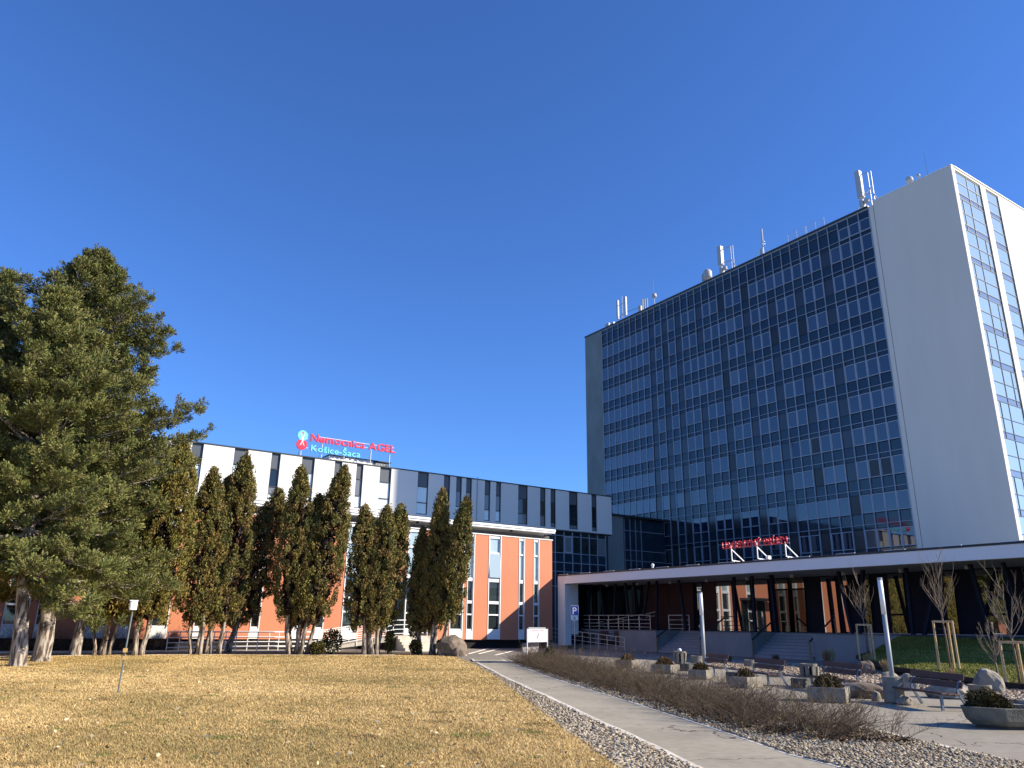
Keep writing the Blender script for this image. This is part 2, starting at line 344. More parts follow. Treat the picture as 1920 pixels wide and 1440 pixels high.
    for k, z in enumerate(TR):
        for c in range(NCOL):
            y = Y0 + P * c + .045
            if c in brown and R.random() > .14:
                place('opaque_panel', bk[0 if R.random() < .8 else 1], t, (69.07, y, z - 2.24))
            else:
                u = R.random(); m = G_BLUE
                if c >= 27: m = G_NET if c in (29, 30) and u < .6 else G_PALE
                elif u > .86: m = G_NET if u > .95 else G_PALE
                elif u < .035: m = G_BROWN2
                tilt = (0, .07, 0) if (k, c) in opened else (0, R.uniform(-.004, .004), R.uniform(-.006, .006))
                wn_ = place('window', frame, t, (69.0, y, z - 2.21), tilt)
                pp = link('pane', pk[m.name], wn_, (.035, 0, 0)); ORG[pp.name] = ORG[wn_.name]
            if ns < 296: place('spandrel_panel', R.choice(sp), t, (69.08, y, z - 3.27), (0, 0, R.uniform(-.004, .004))); place('transom_panel', R.choice(st), t, (69.09, y, z - .41))
            else: rest_sp.box(69.08, y, z - 3.27, 69.13, y + w, z - 2.29); rest_st.box(69.09, y, z - .41, 69.14, y + w, z - .04)
            ns += 1 if False else 0
    # spandrels furthest from the camera joined past the limit
    for c in range(NCOL):
        y = Y0 + P * c + .045
        if c < 3:
            w_ = place('attic_window', MB().box(0, 0, 0, .08, a, 1.26).box(0, w - a, 0, .08, w, 1.26).box(0, a, 0, .08, w - a, a).box(0, a, 1.26 - a, .08, w - a, 1.26).mesh('attic_window', ALUF), t, (69.0, y, 41.04))
            link('pane', MB().box(0, a, a, .03, w - a, 1.26 - a).mesh('pane', G_BLUE), w_, (.035, 0, 0)); place('attic_panel', MB().box(0, 0, 0, .05, w, 1.0).mesh('attic_panel', G_SPAN), t, (69.08, y, 42.34))
        else:
            place('attic_panel', R.choice(at1), t, (69.09, y, 41.06)); place('attic_panel', at2, t, (69.08, y, 42.57))
    return t
TOWER = tower()
def cap_parts(parent, stem_, limit, keep_near):
    ch = [o for o in parent.children if o.name.split('.')[0] == stem_ and o.type == 'MESH']
    if len(ch) <= limit: return
    ch.sort(key=lambda o: (o.matrix_basis.translation + parent.location - Vector(keep_near)).length)
    far = ch[limit:]; by = {}
    b = MB(); m = far[0].data.materials[0]
    for o in far:
        b.add([o.location + Vector(v.co) for v in o.data.vertices], [tuple(p.vertices) for p in o.data.polygons])
    me = b.mesh(stem_, m); n = link(stem_, me, parent); n['kind'] = 'stuff'
    for o in far: bpy.data.objects.remove(o)
cap_parts(TOWER, 'spandrel_panel', 298, (0, 0, 20)); cap_parts(TOWER, 'transom_panel', 298, (0, 0, 20))

# ------------------------------------------------------------------ white upper block
def upper_block():
    Y = 65.; x0, x1 = -24., 56.47; zb, zt = 11.27, 15.42
    t = thing('upper_block', 'long white upper storey with narrow dark vertical windows, raised on a glazed strip', 'building', (30, 65, 0))
    wins = [(-22, -21), (-18.5, -17.9), (-15.6, -14.5), (-11.5, -10.9), (-8.2, -7.1), (-5, -4.4), (-2.2, -1.1), (.6, 1.2), (3.2, 4.3), (6.4, 7.0), (9.0, 9.6), (11.9, 12.79), (15.27, 16.39), (18.38, 19.15), (21.05, 22.19), (24.05, 24.74), (26.14, 26.79), (28.45, 29.59), (32.37, 33.52), (35.19, 35.89), (36.57, 37.21), (37.69, 38.35), (39.86, 40.53), (41.2, 41.81), (43.91, 45.1), (46.69, 47.39), (48.05, 48.72), (50.52, 51.69), (53.63, 54.35)]
    xs = [x0] + [v for w in wins for v in w] + [x1]
    for i in range(0, len(xs), 2):
        part('wall_panel', WHITE2, t, (xs[i] + .002, Y, zb, xs[i + 1] - .002, Y + .3, zt), bevel=.01)
    part('body_wall', mat('back_render', (.55, .55, .54), .9), t, (x0, Y + .32, zb, x1 - .02, Y + 12, zt - .1))
    part('sill_band', WHITE2, t, *[(a, Y + .02, zb, b, Y + .3, zb + .17) for a, b in wins])
    part('coping', DFRAME, t, (x0 - .05, Y - .05, zt + .002, x1 + .05, Y + 12.1, zt + .1))
    part('underside_trim', DFRAME, t, (x0, Y + .05, zb - .12, x1 - .05, Y + 12, zb - .002))
    pale = {14, 15, 17, 18, 11, 12}; grey = {16, 20, 21, 22, 23}
    for i, (a, b) in enumerate(wins):
        w = b - a; f = .055
        fr = MB().box(a + .003, Y + .1, zb + .18, a + f, Y + .28, zt - .01).box(b - f, Y + .1, zb + .18, b - .003, Y + .28, zt - .01)
        for z in (zb + .21, 12.55, 14.07): fr.box(a + f, Y + .11, z - .04, b - f, Y + .27, z + .04)
        wn_ = fr.build('window', DFRAME, t)
        part('head_panel', DGREY, wn_, (a + f, Y + .17, 14.11, b - f, Y + .24, zt - .01))
        m = G_BLINDSKY if i in pale else (G_GREYB if i in grey else (G_DARK if i > 13 else G_GREYB))
        if i == 13: m = G_DARK
        part('pane', m, wn_, (a + f, Y + .18, 12.59, b - f, Y + .22, 14.03))
        low = G_BLINDSKY if i in (14, 16, 17, 18, 20, 22, 23) else (G_GREYB if i < 26 else G_DARK)
        part('pane', low, wn_, (a + f, Y + .18, zb + .6, b - f, Y + .22, 12.51))
        part('pane', G_BLINDSKY if i < 24 else G_GREYB, wn_, (a + f, Y + .175, zb + .25, b - f, Y + .22, zb + .595))
    # drainpipe
    MB().tube([(38.95, Y - .06, zb), (38.95, Y - .06, zt + .25)], .045, 8).build('downpipe', STEEL, t)
    # roof plant house behind the sign
    part('plant_house', FASCIA, t, (24.0, 66.5, zt + .1, 28.3, 70, 16.2), (22.6, 67.2, zt + .1, 23.9, 70, 16.0))
    part('plant_screen', GREYP, t, *[(28.35 + .16 * k, 66.55, zt + .1, 28.46 + .16 * k, 66.62, 16.1) for k in range(11)], (28.32, 66.63, zt + .1, 30.1, 66.7, 16.02))
    part('plant_roof', DFRAME, t, (23.9, 66.4, 16.2, 30.15, 70.1, 16.28))
    return t
upper_block()
def glazed_link():
    Y = 65.25
    t = thing('glazed_link', 'shaded old glass wall with metal grid under the right end of the white storey', 'building', (52, 65.25, 0))
    part('core_wall', mat('link_dark', (.03, .035, .04), .9), t, (-24, Y + .15, 0, 56.2, Y + 11, 11.14))
    xs = [44.2 + 1.148 * k for k in range(11)]; zs = [11.12, 10.69, 8.92, 7.93, 7.0, 5.5]
    m = MB()
    for k, x in enumerate(xs): part('mullion', ALU, t, (x - .05, Y - .06, 0, x + .05, Y + .1, 11.13))
    for z in zs[1:]: part('transom', ALU, t, (xs[0] + .05, Y - .04, z - .035, xs[-1] - .05, Y + .08, z + .035))
    for k in range(len(xs) - 1):
        for j in range(len(zs) - 1):
            gm = G_DARK if j in (0, 1) else G_SPAN3
            if j == 1 and k in (5, 9): gm = G_GREYB
            if j == 2: gm = G_SPAN
            part('pane', gm, t, (xs[k] + .05, Y + .01 + .004 * R.random(), zs[j + 1] + .035, xs[k + 1] - .05, Y + .06, zs[j] - .035))
    a, b = xs[5], xs[6]
    f = MB().box(a + .06, Y - .05, 8.97, a + .15, Y + .005, 10.64).box(b - .15, Y - .05, 8.97, b - .06, Y + .005, 10.64).box(a + .15, Y - .05, 8.97, b - .15, Y + .005, 9.06).box(a + .15, Y - .05, 10.55, b - .15, Y + .005, 10.64)
    f.build('window_frame', ALUF, t)
    return t
glazed_link()
def connector():
    t = thing('connector_block', 'plain concrete connector with flat roof between white storey and glass tower', 'building', (63, 69, 0))
    part('pier_wall', CONC, t, (57, 69, 0, 61.7, 80, 14.1))
    part('glass_strip', G_SPAN, t, (61.72, 69.4, 0, 68.85, 69.6, 14.0))
    part('frame', ALU, t, *[(62.1 + .9 * k, 69.3, 0, 62.2 + .9 * k, 69.395, 14.0) for k in range(4)], *[(61.75, 69.32, z - .04, 68.8, 69.39, z + .04) for z in (12.6, 10.3, 9.1, 7.0)])
    part('roof', DFRAME, t, (56.9, 68.7, 14.1, 68.9, 80, 14.32))
    return t
connector()

# ------------------------------------------------------------------ orange block
def orange_block():
    Y = 49.4; x0, x1 = -30., 36.65; zb, zt = .57, 8.03
    t = thing('orange_block', 'orange rendered hospital wing with tall white framed slot windows behind the conifers', 'building', (10, 49.4, 0))
    W_ = [(-25.5, -24.4, 1), (-23.9, -23.3, 0), (-20, -18.9, 1), (-16.5, -15.4, 1), (-14.8, -14.2, 0), (-10.6, -9.5, 1), (-7.4, -6.8, 0), (-4.0, -2.9, 1), (-2.3, -1.7, 0), (1.0, 2.13, 1), (2.5, 3.05, 0), (4.85, 6.08, 1), (6.46, 7.02, 0), (8.0, 9.1, 1), (10.5, 11.1, 0), (13.77, 14.34, 0), (16.13, 16.75, 0), (17.75, 18.41, 0), (19.6, 20.7, 1), (24.1, 25.3, 2), (27.62, 28.7, 1), (28.98, 29.56, 0), (30.78, 31.88, 1), (33.5, 34.03, 0), (34.86, 35.4, 0)]
    xs = [x0] + [v for w in W_ for v in w[:2]] + [x1]
    for i in range(0, len(xs), 2):
        part('wall_panel', ORANGE, t, (xs[i] + .002, Y, zb, xs[i + 1] - .002, Y + .35, zt))
    part('core_wall', mat('wing_core', (.10, .09, .085), .9), t, (x0, Y + .36, 0, x1 - .02, 66, 8.4))
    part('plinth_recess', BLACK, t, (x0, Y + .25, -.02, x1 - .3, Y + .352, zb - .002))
    part('top_trim', FRAMEW, t, (x0, Y - .05, zt + .002, x1 + .05, Y + .35, zt + .07))
    part('grey_band', GREYBAND, t, (x0, Y + .37, zt + .08, x1 - .5, Y + .6, 8.538), label='grey recessed band under the white eaves')
    part('eaves', WHITEP, t, (x0, 48.92, 8.54, x1 - .05, 66, 8.68))
    part('eaves_trim', WHITEP, t, (x0, 48.85, 8.682, x1 - .05, 49.3, 8.83))
    part('roof', GREYP, t, (x0, 49.31, 8.682, x1 - .1, 64.9, 8.74))
    for k in range(9):
        b = MB().lathe([(.12, 0), (.12, .1), (.09, .14)], (0.7 + 4 * k, 49.3, 8.40), 10).build('eaves_lamp', DFRAME, t)
    for a, b, kind in W_:
        wd = b - a; f = .05 if kind == 0 else .065
        fr = MB().box(a + .003, Y - .035, zb + .03, a + f, Y + .26, zt - .01).box(b - f, Y - .035, zb + .03, b - .003, Y + .26, zt - .01)
        for z, h in ((7.9, .09), (6.74, .05), (4.75, .12), (3.16, .10), (2.30, .05), (1.25, .05)): fr.box(a + f, Y + .03, z - h, b - f, Y + .24, z + h)
        fr.box(a + f, Y - .02, zb + .03, b - f, Y + .2, 1.19)
        w_ = fr.build('window', FRAMEW, t)
        for i, (z0, z1) in enumerate(((6.8, 7.8), (4.88, 6.68), (3.27, 4.62), (2.36, 3.05), (1.31, 2.24))):
            m = G_WING if i < 2 else (glass('wing_glass_dim', (.035, .05, .055), 2.2) if i == 2 else glass('wing_glass_dark', (.02, .028, .03), 1.8))
            p = part('pane', m, w_, (a + f + .002, Y + .14, z0, b - f - .002, Y + .18, z1))
        if 30 < a < 31:
            MB().add([(a + f, Y + .0, 6.66), (b - f, Y + .0, 6.66), (b - f, Y + .03, 6.69), (a + f, Y + .03, 6.69), (a + f, Y - .10, 4.95), (b - f, Y - .10, 4.95), (b - f, Y - .07, 4.95), (a + f, Y - .07, 4.95)], [(0, 1, 5, 4), (3, 7, 6, 2), (0, 3, 2, 1), (4, 5, 6, 7), (0, 4, 7, 3), (1, 2, 6, 5)]).build('open_sash', G_WING, w_)
    # entrance recess above the little stair
    part('entrance_canopy', DFRAME, t, (22.7, 48.2, 4.1, 26.3, 49.38, 4.3))
    d = part('entrance_door', DFRAME, t, (22.9, 49.30, .9, 24.05, 49.385, 4.08), (25.35, 49.30, .9, 26.2, 49.385, 4.08))
    part('door_pane', G_DARK, d, (22.98, 49.285, 1.0, 23.98, 49.297, 4.0), (25.42, 49.285, 1.0, 26.12, 49.297, 4.0))
    return t
orange_block()
# ramp and steps in front of the orange block
def entrance_ramp():
    t = thing('entrance_ramp', 'pale concrete ramp and steps with white tubular railing before the orange wing', 'ramp', (18, 46.5, 0))
    b = MB().add([(17.2, 46.2, 0), (22.0, 46.2, .55), (22.0, 47.6, .55), (17.2, 47.6, 0), (17.2, 46.2, .12), (22.0, 46.2, .86), (22.0, 47.6, .86), (17.2, 47.6, .12)], [(0, 3, 2, 1), (4, 5, 6, 7), (0, 1, 5, 4), (1, 2, 6, 5), (2, 3, 7, 6), (3, 0, 4, 7)])
    b.build('ramp_slab', ROADM, t)
    part('landing', ROADM, t, (22.01, 46.2, .56, 25.0, 49.2, .86))
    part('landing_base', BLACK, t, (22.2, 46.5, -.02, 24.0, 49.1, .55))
    for k in range(5): part('step', mat('pale_step', (.55, .50, .42), .85, .1, 3), t, (22.1, 45.0 + .28 * k - .9 + .8, -.02, 24.2, 45.28 + .28 * k - .9 + .8, .172 * (k + 1) - .002))
    def rail(y, pts, n):
        b = MB()
        for h in (1.0, .72, .45, .2): MB().tube([(x, y, z + h) for x, z in pts], .022 if h < 1 else .03, 6).build('rail', WHITEP, t)
        (xa, za), (xb, zb_) = pts[0], pts[-1]
        for i in range(n + 1):
            f = i / n; x = xa + (xb - xa) * f; z = np.interp(x, [p[0] for p in pts], [p[1] for p in pts])
            MB().tube([(x, y, z - .1), (x, y, z + 1.0)], .026, 6).build('post', WHITEP, t)
    rail(46.15, [(8.6, 0), (17.2, .05), (22.0, .80), (24.2, .86)], 13)
    rail(47.65, [(9.5, 0), (17.2, .05), (22.0, .80)], 10)
    return t
entrance_ramp()

# ------------------------------------------------------------------ entrance pavilion with white canopy
def pavilion():
    t = thing('entrance_pavilion', 'low glazed entrance pavilion with long white canopy fascia in front of the tower', 'building', (40, 32, 0))
    Xf = 37.1; zt = 5.40; zb = 4.70; yl, yr = 49.28, 1.0
    part('fascia', FASCIA, t, (Xf, yr, zb, Xf + .3, yl - .9, zt - .1), bevel=.02)
    part('portal_leg', FASCIA, t, (Xf, yl - .898, .2, Xf + .6, yl, zt - .1), bevel=.02)
    part('coping', DFRAME, t, (Xf - .04, yr, zt - .098, Xf + .5, yl + .04, zt))
    fl = MB()
    for k in range(16): fl.box(Xf + .02, yl - 1.2 - 2.7 * k, zt + .002, Xf + .1, yl - .1 - 2.7 * k, zt + .03)
    fl.build('flashing', WHITEP, t)
    part('roof', GREYP, t, (Xf + .5, yr, zt - .18, 68.8, yl, zt - .02))
    part('soffit', SOFFIT, t, (Xf + .302, yr, zb + .02, 42.6, yl - .1, zb + .08))
    for k in range(12): MB().lathe([(.11, 0), (.11, .2)], (40.2, 47 - 3.4 * k, zb - .16), 10).build('soffit_lamp', SOFFIT, t)
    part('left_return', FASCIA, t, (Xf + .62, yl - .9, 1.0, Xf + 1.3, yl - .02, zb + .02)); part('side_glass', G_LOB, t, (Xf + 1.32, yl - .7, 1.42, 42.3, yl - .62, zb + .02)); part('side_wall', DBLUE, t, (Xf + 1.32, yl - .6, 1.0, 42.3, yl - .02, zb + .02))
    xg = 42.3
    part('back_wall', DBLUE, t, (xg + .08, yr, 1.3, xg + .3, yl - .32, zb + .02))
    def quad_panel(nm, q, m, dx=0.):
        b = MB(); v = [(xg - .05 + dx, y, z) for y, z in q] + [(xg + .06 + dx, y, z) for y, z in q]
        b.add(v, [(0, 1, 2, 3), (7, 6, 5, 4), (0, 4, 5, 1), (1, 5, 6, 2), (2, 6, 7, 3), (3, 7, 4, 0)]); return b.build(nm, m, t)
    Z0, Z1 = 1.45, 4.66
    # dark glass bays (left), with mullions
    ys = [48.9, 47.6, 46.3, 45.3]
    for i in range(3): quad_panel('glass_pane', [(ys[i] - .04, Z1), (ys[i + 1] + .04, Z1), (ys[i + 1] + .04, Z0), (ys[i] - .04, Z0)], G_LOB)
    quad_panel('glass_pane', [(45.8, 4.6), (45.24, 4.6), (45.3, 2.5), (45.86, 2.5)], G_MIRROR, -.07)
    quad_panel('glass_pane', [(47.0, 4.6), (46.43, 4.6), (46.5, 2.5), (47.1, 2.5)], G_MIRROR, -.07)
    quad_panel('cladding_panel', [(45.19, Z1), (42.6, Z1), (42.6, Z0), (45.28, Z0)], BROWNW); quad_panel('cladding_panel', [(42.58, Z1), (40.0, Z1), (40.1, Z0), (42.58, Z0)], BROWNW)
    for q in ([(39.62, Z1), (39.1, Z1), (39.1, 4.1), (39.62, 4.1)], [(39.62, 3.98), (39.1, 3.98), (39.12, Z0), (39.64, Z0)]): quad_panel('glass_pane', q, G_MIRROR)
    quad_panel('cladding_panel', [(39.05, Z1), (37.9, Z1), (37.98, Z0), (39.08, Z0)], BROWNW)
    quad_panel('glass_pane', [(37.83, Z1), (36.5, Z1), (36.5, Z0), (37.94, Z0)], G_MIRROR)
    quad_panel('glass_pane', [(36.3, Z1), (34.95, Z1), (34.9, Z0), (36.3, Z0)], G_MIRROR); quad_panel('glass_pane', [(34.87, Z1), (33.5, Z1), (33.5, Z0), (34.82, Z0)], G_MIRROR)
    for a, b in ((33.0, 31.95), (31.85, 30.75)):
        quad_panel('door_leaf', [(a, 3.95), (b, 3.95), (b + .1, Z0), (a + .1, Z0)], G_LOB); quad_panel('glass_pane', [(a, Z1), (b, Z1), (b, 4.05), (a, 4.05)], glass('fanlight_glass', (.05, .045, .03), 2.0))
    quad_panel('glass_pane', [(29.51, Z1), (28.57, Z1), (28.57, Z0), (29.56, Z0)], G_MIRROR)
    for q in ([(28.28, Z1), (27.8, Z1), (27.82, 4.12), (28.28, 4.12)], [(28.25, 3.95), (27.9, 3.95), (27.9, 1.5), (28.15, 1.5)], [(26.8, Z1), (26.36, Z1), (26.42, 4.1), (26.82, 4.1)], [(26.82, 3.95), (26.42, 3.95), (26.49, 1.5), (26.9, 1.5)],
              [(25.2, Z1), (24.33, Z1), (24.4, 2.5), (25.28, 2.5)], [(25.28, 2.4), (24.4, 2.4), (24.42, 1.48), (25.31, 1.48)], [(22.1, Z1), (21.6, Z1), (21.71, 1.5), (22.19, 1.5)], [(20.5, Z1), (19.1, Z1), (19.25, 2.5), (20.4, 2.5)], [(20.38, 2.4), (19.27, 2.4), (19.42, 1.5), (20.28, 1.5)], [(18.25, Z1), (16.9, Z1), (17.1, 1.5), (18.1, 1.5)], [(15.5, Z1), (13.5, Z1), (13.5, 1.5), (15.2, 1.5)], [(11, Z1), (9, Z1), (9, 1.5), (11.2, 1.5)]):
        quad_panel('glass_pane', q, G_MIRROR)
    part('window_sill', STEEL, t, (41.9, 5, 1.425, 42.24, 27.8, 1.46))
    cols = [(49.0, 48.85), (48.13, 48.7), (46.93, 46.4), (45.16, 45.5), (44.1, 43.7), (43.12, 43.08), (41.58, 42.5), (40.76, 40.95), (38.65, 38.15), (33.82, 33.92), (32.4, 32.41), (30.92, 30.86), (26.38, 25.95), (24.89, 25.5), (22.48, 22.57), (20.7, 22.0), (19.26, 18.84), (17.77, 17.3), (15, 16), (13, 12.6), (9, 9.5)]
    for i, (a, b) in enumerate(cols):
        w = .16 if i != 11 else .26
        MB().bar((39.45, a, zb + .03), (39.45, b, 1.40), w if i < 9 else w * 1.1, .16).build('column', mat('column_paint', (.010, .013, .026), .7, spec=.2), t)
    # terrace, stairs, retaining wall
    st = [(36.18, 40.47), (28.06, 32.34)]; xw = 38.9
    segs = [(40.49, 50.7), (32.36, 36.16), (22.9, 28.04)]
    for a, b in segs:
        part('retaining_wall', CONCW, t, (xw, a, -.05, xw + .3, b, 1.36)); part('wall_cap', mat('cap_stone', (.12, .125, .14), .7, .1, 3), t, (xw - .04, a, 1.362, xw + .36, b, 1.42))
        part('terrace_slab', STEPM, t, (xw + .36, a, 1.2, xg + .05, b, 1.41))
    part('terrace_slab', STEPM, t, (38.95, 1, 1.2, xg + .05, 22.88, 1.41)); part('plinth', mat('plinth_dark', (.035, .035, .045), .7, .1, 2), t, (38.9, 1, .6, 38.94, 22.88, 1.43))
    for a, b in st:
        part('terrace_slab', STEPM, t, (xw + 2.42, a, 1.2, xg + .05, b, 1.405))
        for s_ in (a - .02, b - .08): part('stair_cheek', CONCW, t, (xw + .302, s_, -.05, xw + 2.42, s_ + .1, 1.19))
        for k in range(8):
            part('step', STEPM, t, (xw + .02 + .3 * k, a + .1, -.05, xw + .32 + .3 * k, b - .1, .1756 * (k + 1) - .006))
            part('nosing', mat('nosing', (.20, .21, .24), .7), t, (xw + .005 + .3 * k, a + .1, .1756 * (k + 1) - .04, xw + .019 + .3 * k, b - .1, .1756 * (k + 1) - .006))
    # mirrored glazing at the foot of the ramp
    for k in range(4): part('glass_pane', G_MIRROR, t, (xw - .06, 44.3 + 1.62 * k, .28, xw - .012, 45.85 + 1.62 * k, 1.3))
    return t
pavilion()
WOODR = mat('handrail_wood', (.30, .19, .11), .55, .15, 6)
def handrail(label, y, xb, xt, long_=False):
    t = thing('stair_handrail', label, 'handrail', (xb, y, 0), group='handrails on the entrance stairs')
    MB().tube([(xb, y, 0), (xb, y, .95)], .045, 8).build('post', WOODR, t); MB().tube([(xt, y, 1.4), (xt, y, 2.4)], .045, 8).build('post', WOODR, t)
    MB().bar((xb, y, .93), (xt, y, 2.33), .05, .08).build('rail', DFRAME, t)
handrail('handrail on the left side of the left stair', 40.3, 38.75, 41.3)
handrail('handrail on the right side of the left stair, behind the far lamp', 36.35, 38.75, 41.3)
handrail('handrail on the left side of the right stair', 32.2, 38.75, 41.3)
handrail('handrail on the right side of the right stair', 28.2, 38.75, 41.3)
def railing(name, label, pts, ground, n, hs, group='steel railings by the entrance', mat_=RAILM):
    t = thing(name, label, 'railing', pts[0], group=group)
    for h in hs: MB().tube([(p[0], p[1], p[2] + h) for p in pts], .022 if h != hs[0] else .03, 6).build('rail', mat_, t)
    d = [0]
    for i in range(1, len(pts)): d.append(d[-1] + (Vector(pts[i]) - Vector(pts[i - 1])).length)
    for i in range(n + 1):
        s = d[-1] * i / n; p = [np.interp(s, d, [q[k] for q in pts]) for k in range(3)]
        MB().tube([(p[0], p[1], ground if ground is not None else p[2]), (p[0], p[1], p[2] + hs[0])], .03, 6).build('post', mat_, t)
railing('terrace_railing', 'long terrace railing with horizontal bars above the grey wall', [(39.1, 49.0, 1.42), (39.1, 41.2, 1.42)], None, 7, (.98, .68, .42, .18))
railing('terrace_railing', 'short terrace railing with three bars beside the left stair', [(39.6, 39.9, 1.42), (39.6, 38.0, 1.42)], None, 1, (.98, .68, .38, .12))
railing('ramp_railing', 'sloping railing of the upper ramp behind the long terrace railing', [(40.4, 49.0, 1.5), (40.4, 42.0, 2.3)], 1.41, 4, (.35, .1), 'steel railings by the entrance')
railing('ramp_railing', 'sloping steel railing of the lower ramp before the mirrored glazing', [(38.0, 51.2, .42), (38.0, 42.7, -.1)], -.02, 9, (.98, .66, .36))

# red emergency sign on the canopy roof
def text_mesh(ch, size, depth):
    c = bpy.data.curves.new('txt', 'FONT'); c.body = ch; c.size = size; c.extrude = depth; c.offset = size * .012
    o = bpy.data.objects.new('txt', c); COL.objects.link(o); dg = bpy.context.evaluated_depsgraph_get(); dg.update()
    me = bpy.data.meshes.new_from_object(o.evaluated_get(dg)); bpy.data.objects.remove(o); bpy.data.curves.remove(c)
    if ch == 'J':
        lo, hi = min(v.co.y for v in me.vertices), max(v.co.y for v in me.vertices)
        for v in me.vertices: v.co.y = (v.co.y - lo) * hi / (hi - lo)
    return me
def letters(txt, parent, org, right, up, width, cap, m, depth, only_letter='letter'):
    # each character is a mesh of its own; advance from the glyph widths
    size = cap / .7; x = 0; items = []
    for ch in txt:
        if ch == ' ': x += .26 * size; continue
        me = text_mesh(ch, size, depth); xs = [v.co.x for v in me.vertices]; lo, hi = min(xs), max(xs)
        items.append((me, x - lo, ch)); x += hi - lo + .085 * size
    sx = width / x; right = Vector(right); up = Vector(up); nrm = right.cross(up); M = Matrix((right * sx, up, nrm)).transposed()
    for me, dx, ch in items:
        for v in me.vertices: v.co = M @ Vector((v.co.x, v.co.y, v.co.z)) + right * (dx * sx)
        me.materials.clear(); me.materials.append(m); place(only_letter, me, parent, org)
def urgent_sign():
    t = thing('emergency_sign', 'red capital letter sign on white triangular brackets above the canopy', 'sign', (37.6, 30.5, 5.4))
    letters('URGENTNÝ PRÍJEM', t, (37.55, 32.93, 6.27), (0, -1, 0), (0, 0, 1), 4.85, .40, RED2, .03)
    for y in (32.4, 30.45, 28.45):
        MB().bar((37.75, y, 5.55), (37.75, y, 6.5), .05).bar((37.75, y, 6.25), (38.95, y, 5.5), .05).bar((37.75, y, 5.58), (38.95, y, 5.5), .045).bar((37.9, y, 5.36), (37.9, y, 5.58), .08).build('bracket', WHITEP, t)
    part('back_rail', GREYP, t, (37.66, 28.1, 6.28, 37.71, 32.85, 6.33), (37.66, 28.1, 6.52, 37.71, 32.85, 6.57))
    part('junction_box', WHITEP, t, (38.6, 30.35, 5.56, 38.85, 30.55, 5.78))
urgent_sign()
tag(MB().lathe([(.07, 0), (.07, .22), (.11, .24), (.11, .36), (.03, .42)], (38, 39.6, 5.38), 10).build('roof_vent', WHITEP), 'small white roof vent standing on the canopy edge left of the red sign', 'vent')
def hospital_sign():
    t = thing('roof_sign', 'red and cyan hospital name sign with round figure logo on the white roof', 'sign', (25, 64, 15.5))
    Y = 65.3; k = Y / 64.
    letters('Nemocnica AGEL', t, (21.72, Y, 16.98), (1, 0, 0), (0, 0, 1), 8.35, .68, RED, .08)
    letters('Košice-Šaca', t, (21.82, Y, 16.1), (1, 0, 0), (0, 0, 1), 4.75, .56, CYAN, .08)
    def disc(x, z, r, m, y, nm):
        b = MB(); n = 28; v = [(x + r * math.cos(2 * math.pi * i / n), y, z + r * math.sin(2 * math.pi * i / n)) for i in range(n)]; v += [(p[0], y + .12, p[2]) for p in v]
        b.add(v, [tuple(range(n)), tuple(range(2 * n - 1, n - 1, -1))] + [(i, n + i, n + (i + 1) % n, (i + 1) % n) for i in range(n)]); return b.build(nm, m, t)
    disc(21.0, 17.4, .46, CYAN, Y, 'logo_disc'); disc(20.98, 16.58, .48, RED, Y + .003, 'logo_disc')
    f = MB(); y = Y - .02
    def ply(pts): f.add([(21 + a, y, 16.98 + b) for a, b in pts] + [(21 + a, y + .019, 16.98 + b) for a, b in pts], [tuple(range(len(pts))), tuple(range(2 * len(pts) - 1, len(pts) - 1, -1))] + [(i, len(pts) + i, len(pts) + (i + 1) % len(pts), (i + 1) % len(pts)) for i in range(len(pts))])
    ply([(-.09, .3), (.09, .3), (.05, -.15), (-.05, -.15)]); ply([(-.05, -.15), (.0, -.15), (-.1, -.42), (-.24, -.55), (-.2, -.48)]); ply([(0, -.15), (.05, -.15), (.2, -.48), (.24, -.55), (.1, -.42)])
    ply([(-.09, .3), (-.03, .3), (-.19, .62), (-.23, .58)]); ply([(.03, .3), (.09, .3), (.23, .58), (.19, .62)])
    f.build('logo_figure', WHITEP, t); disc(21.0, 17.62, .085, RED, Y - .015, 'logo_head')
    for x in (21.0, 22.9, 25.0, 27.6, 29.5):
        top = 16.2 if x < 21.5 else 17.3
        MB().tube([(x, Y + .12, 15.5), (x, Y + .12, top)], .03, 6).build('support_pole', WHITEP, t); MB().tube([(x, Y + 1.0, 15.5), (x, Y + .14, 16.95)], .022, 5).build('brace', GREYP, t)
    for z in (16.35, 17.15, 17.5): MB().tube([(20.9, Y + .12, z), (29.9 if z > 16.5 else 26.4, Y + .12, z)], .025, 5).build('support_rail', WHITEP, t)
hospital_sign()

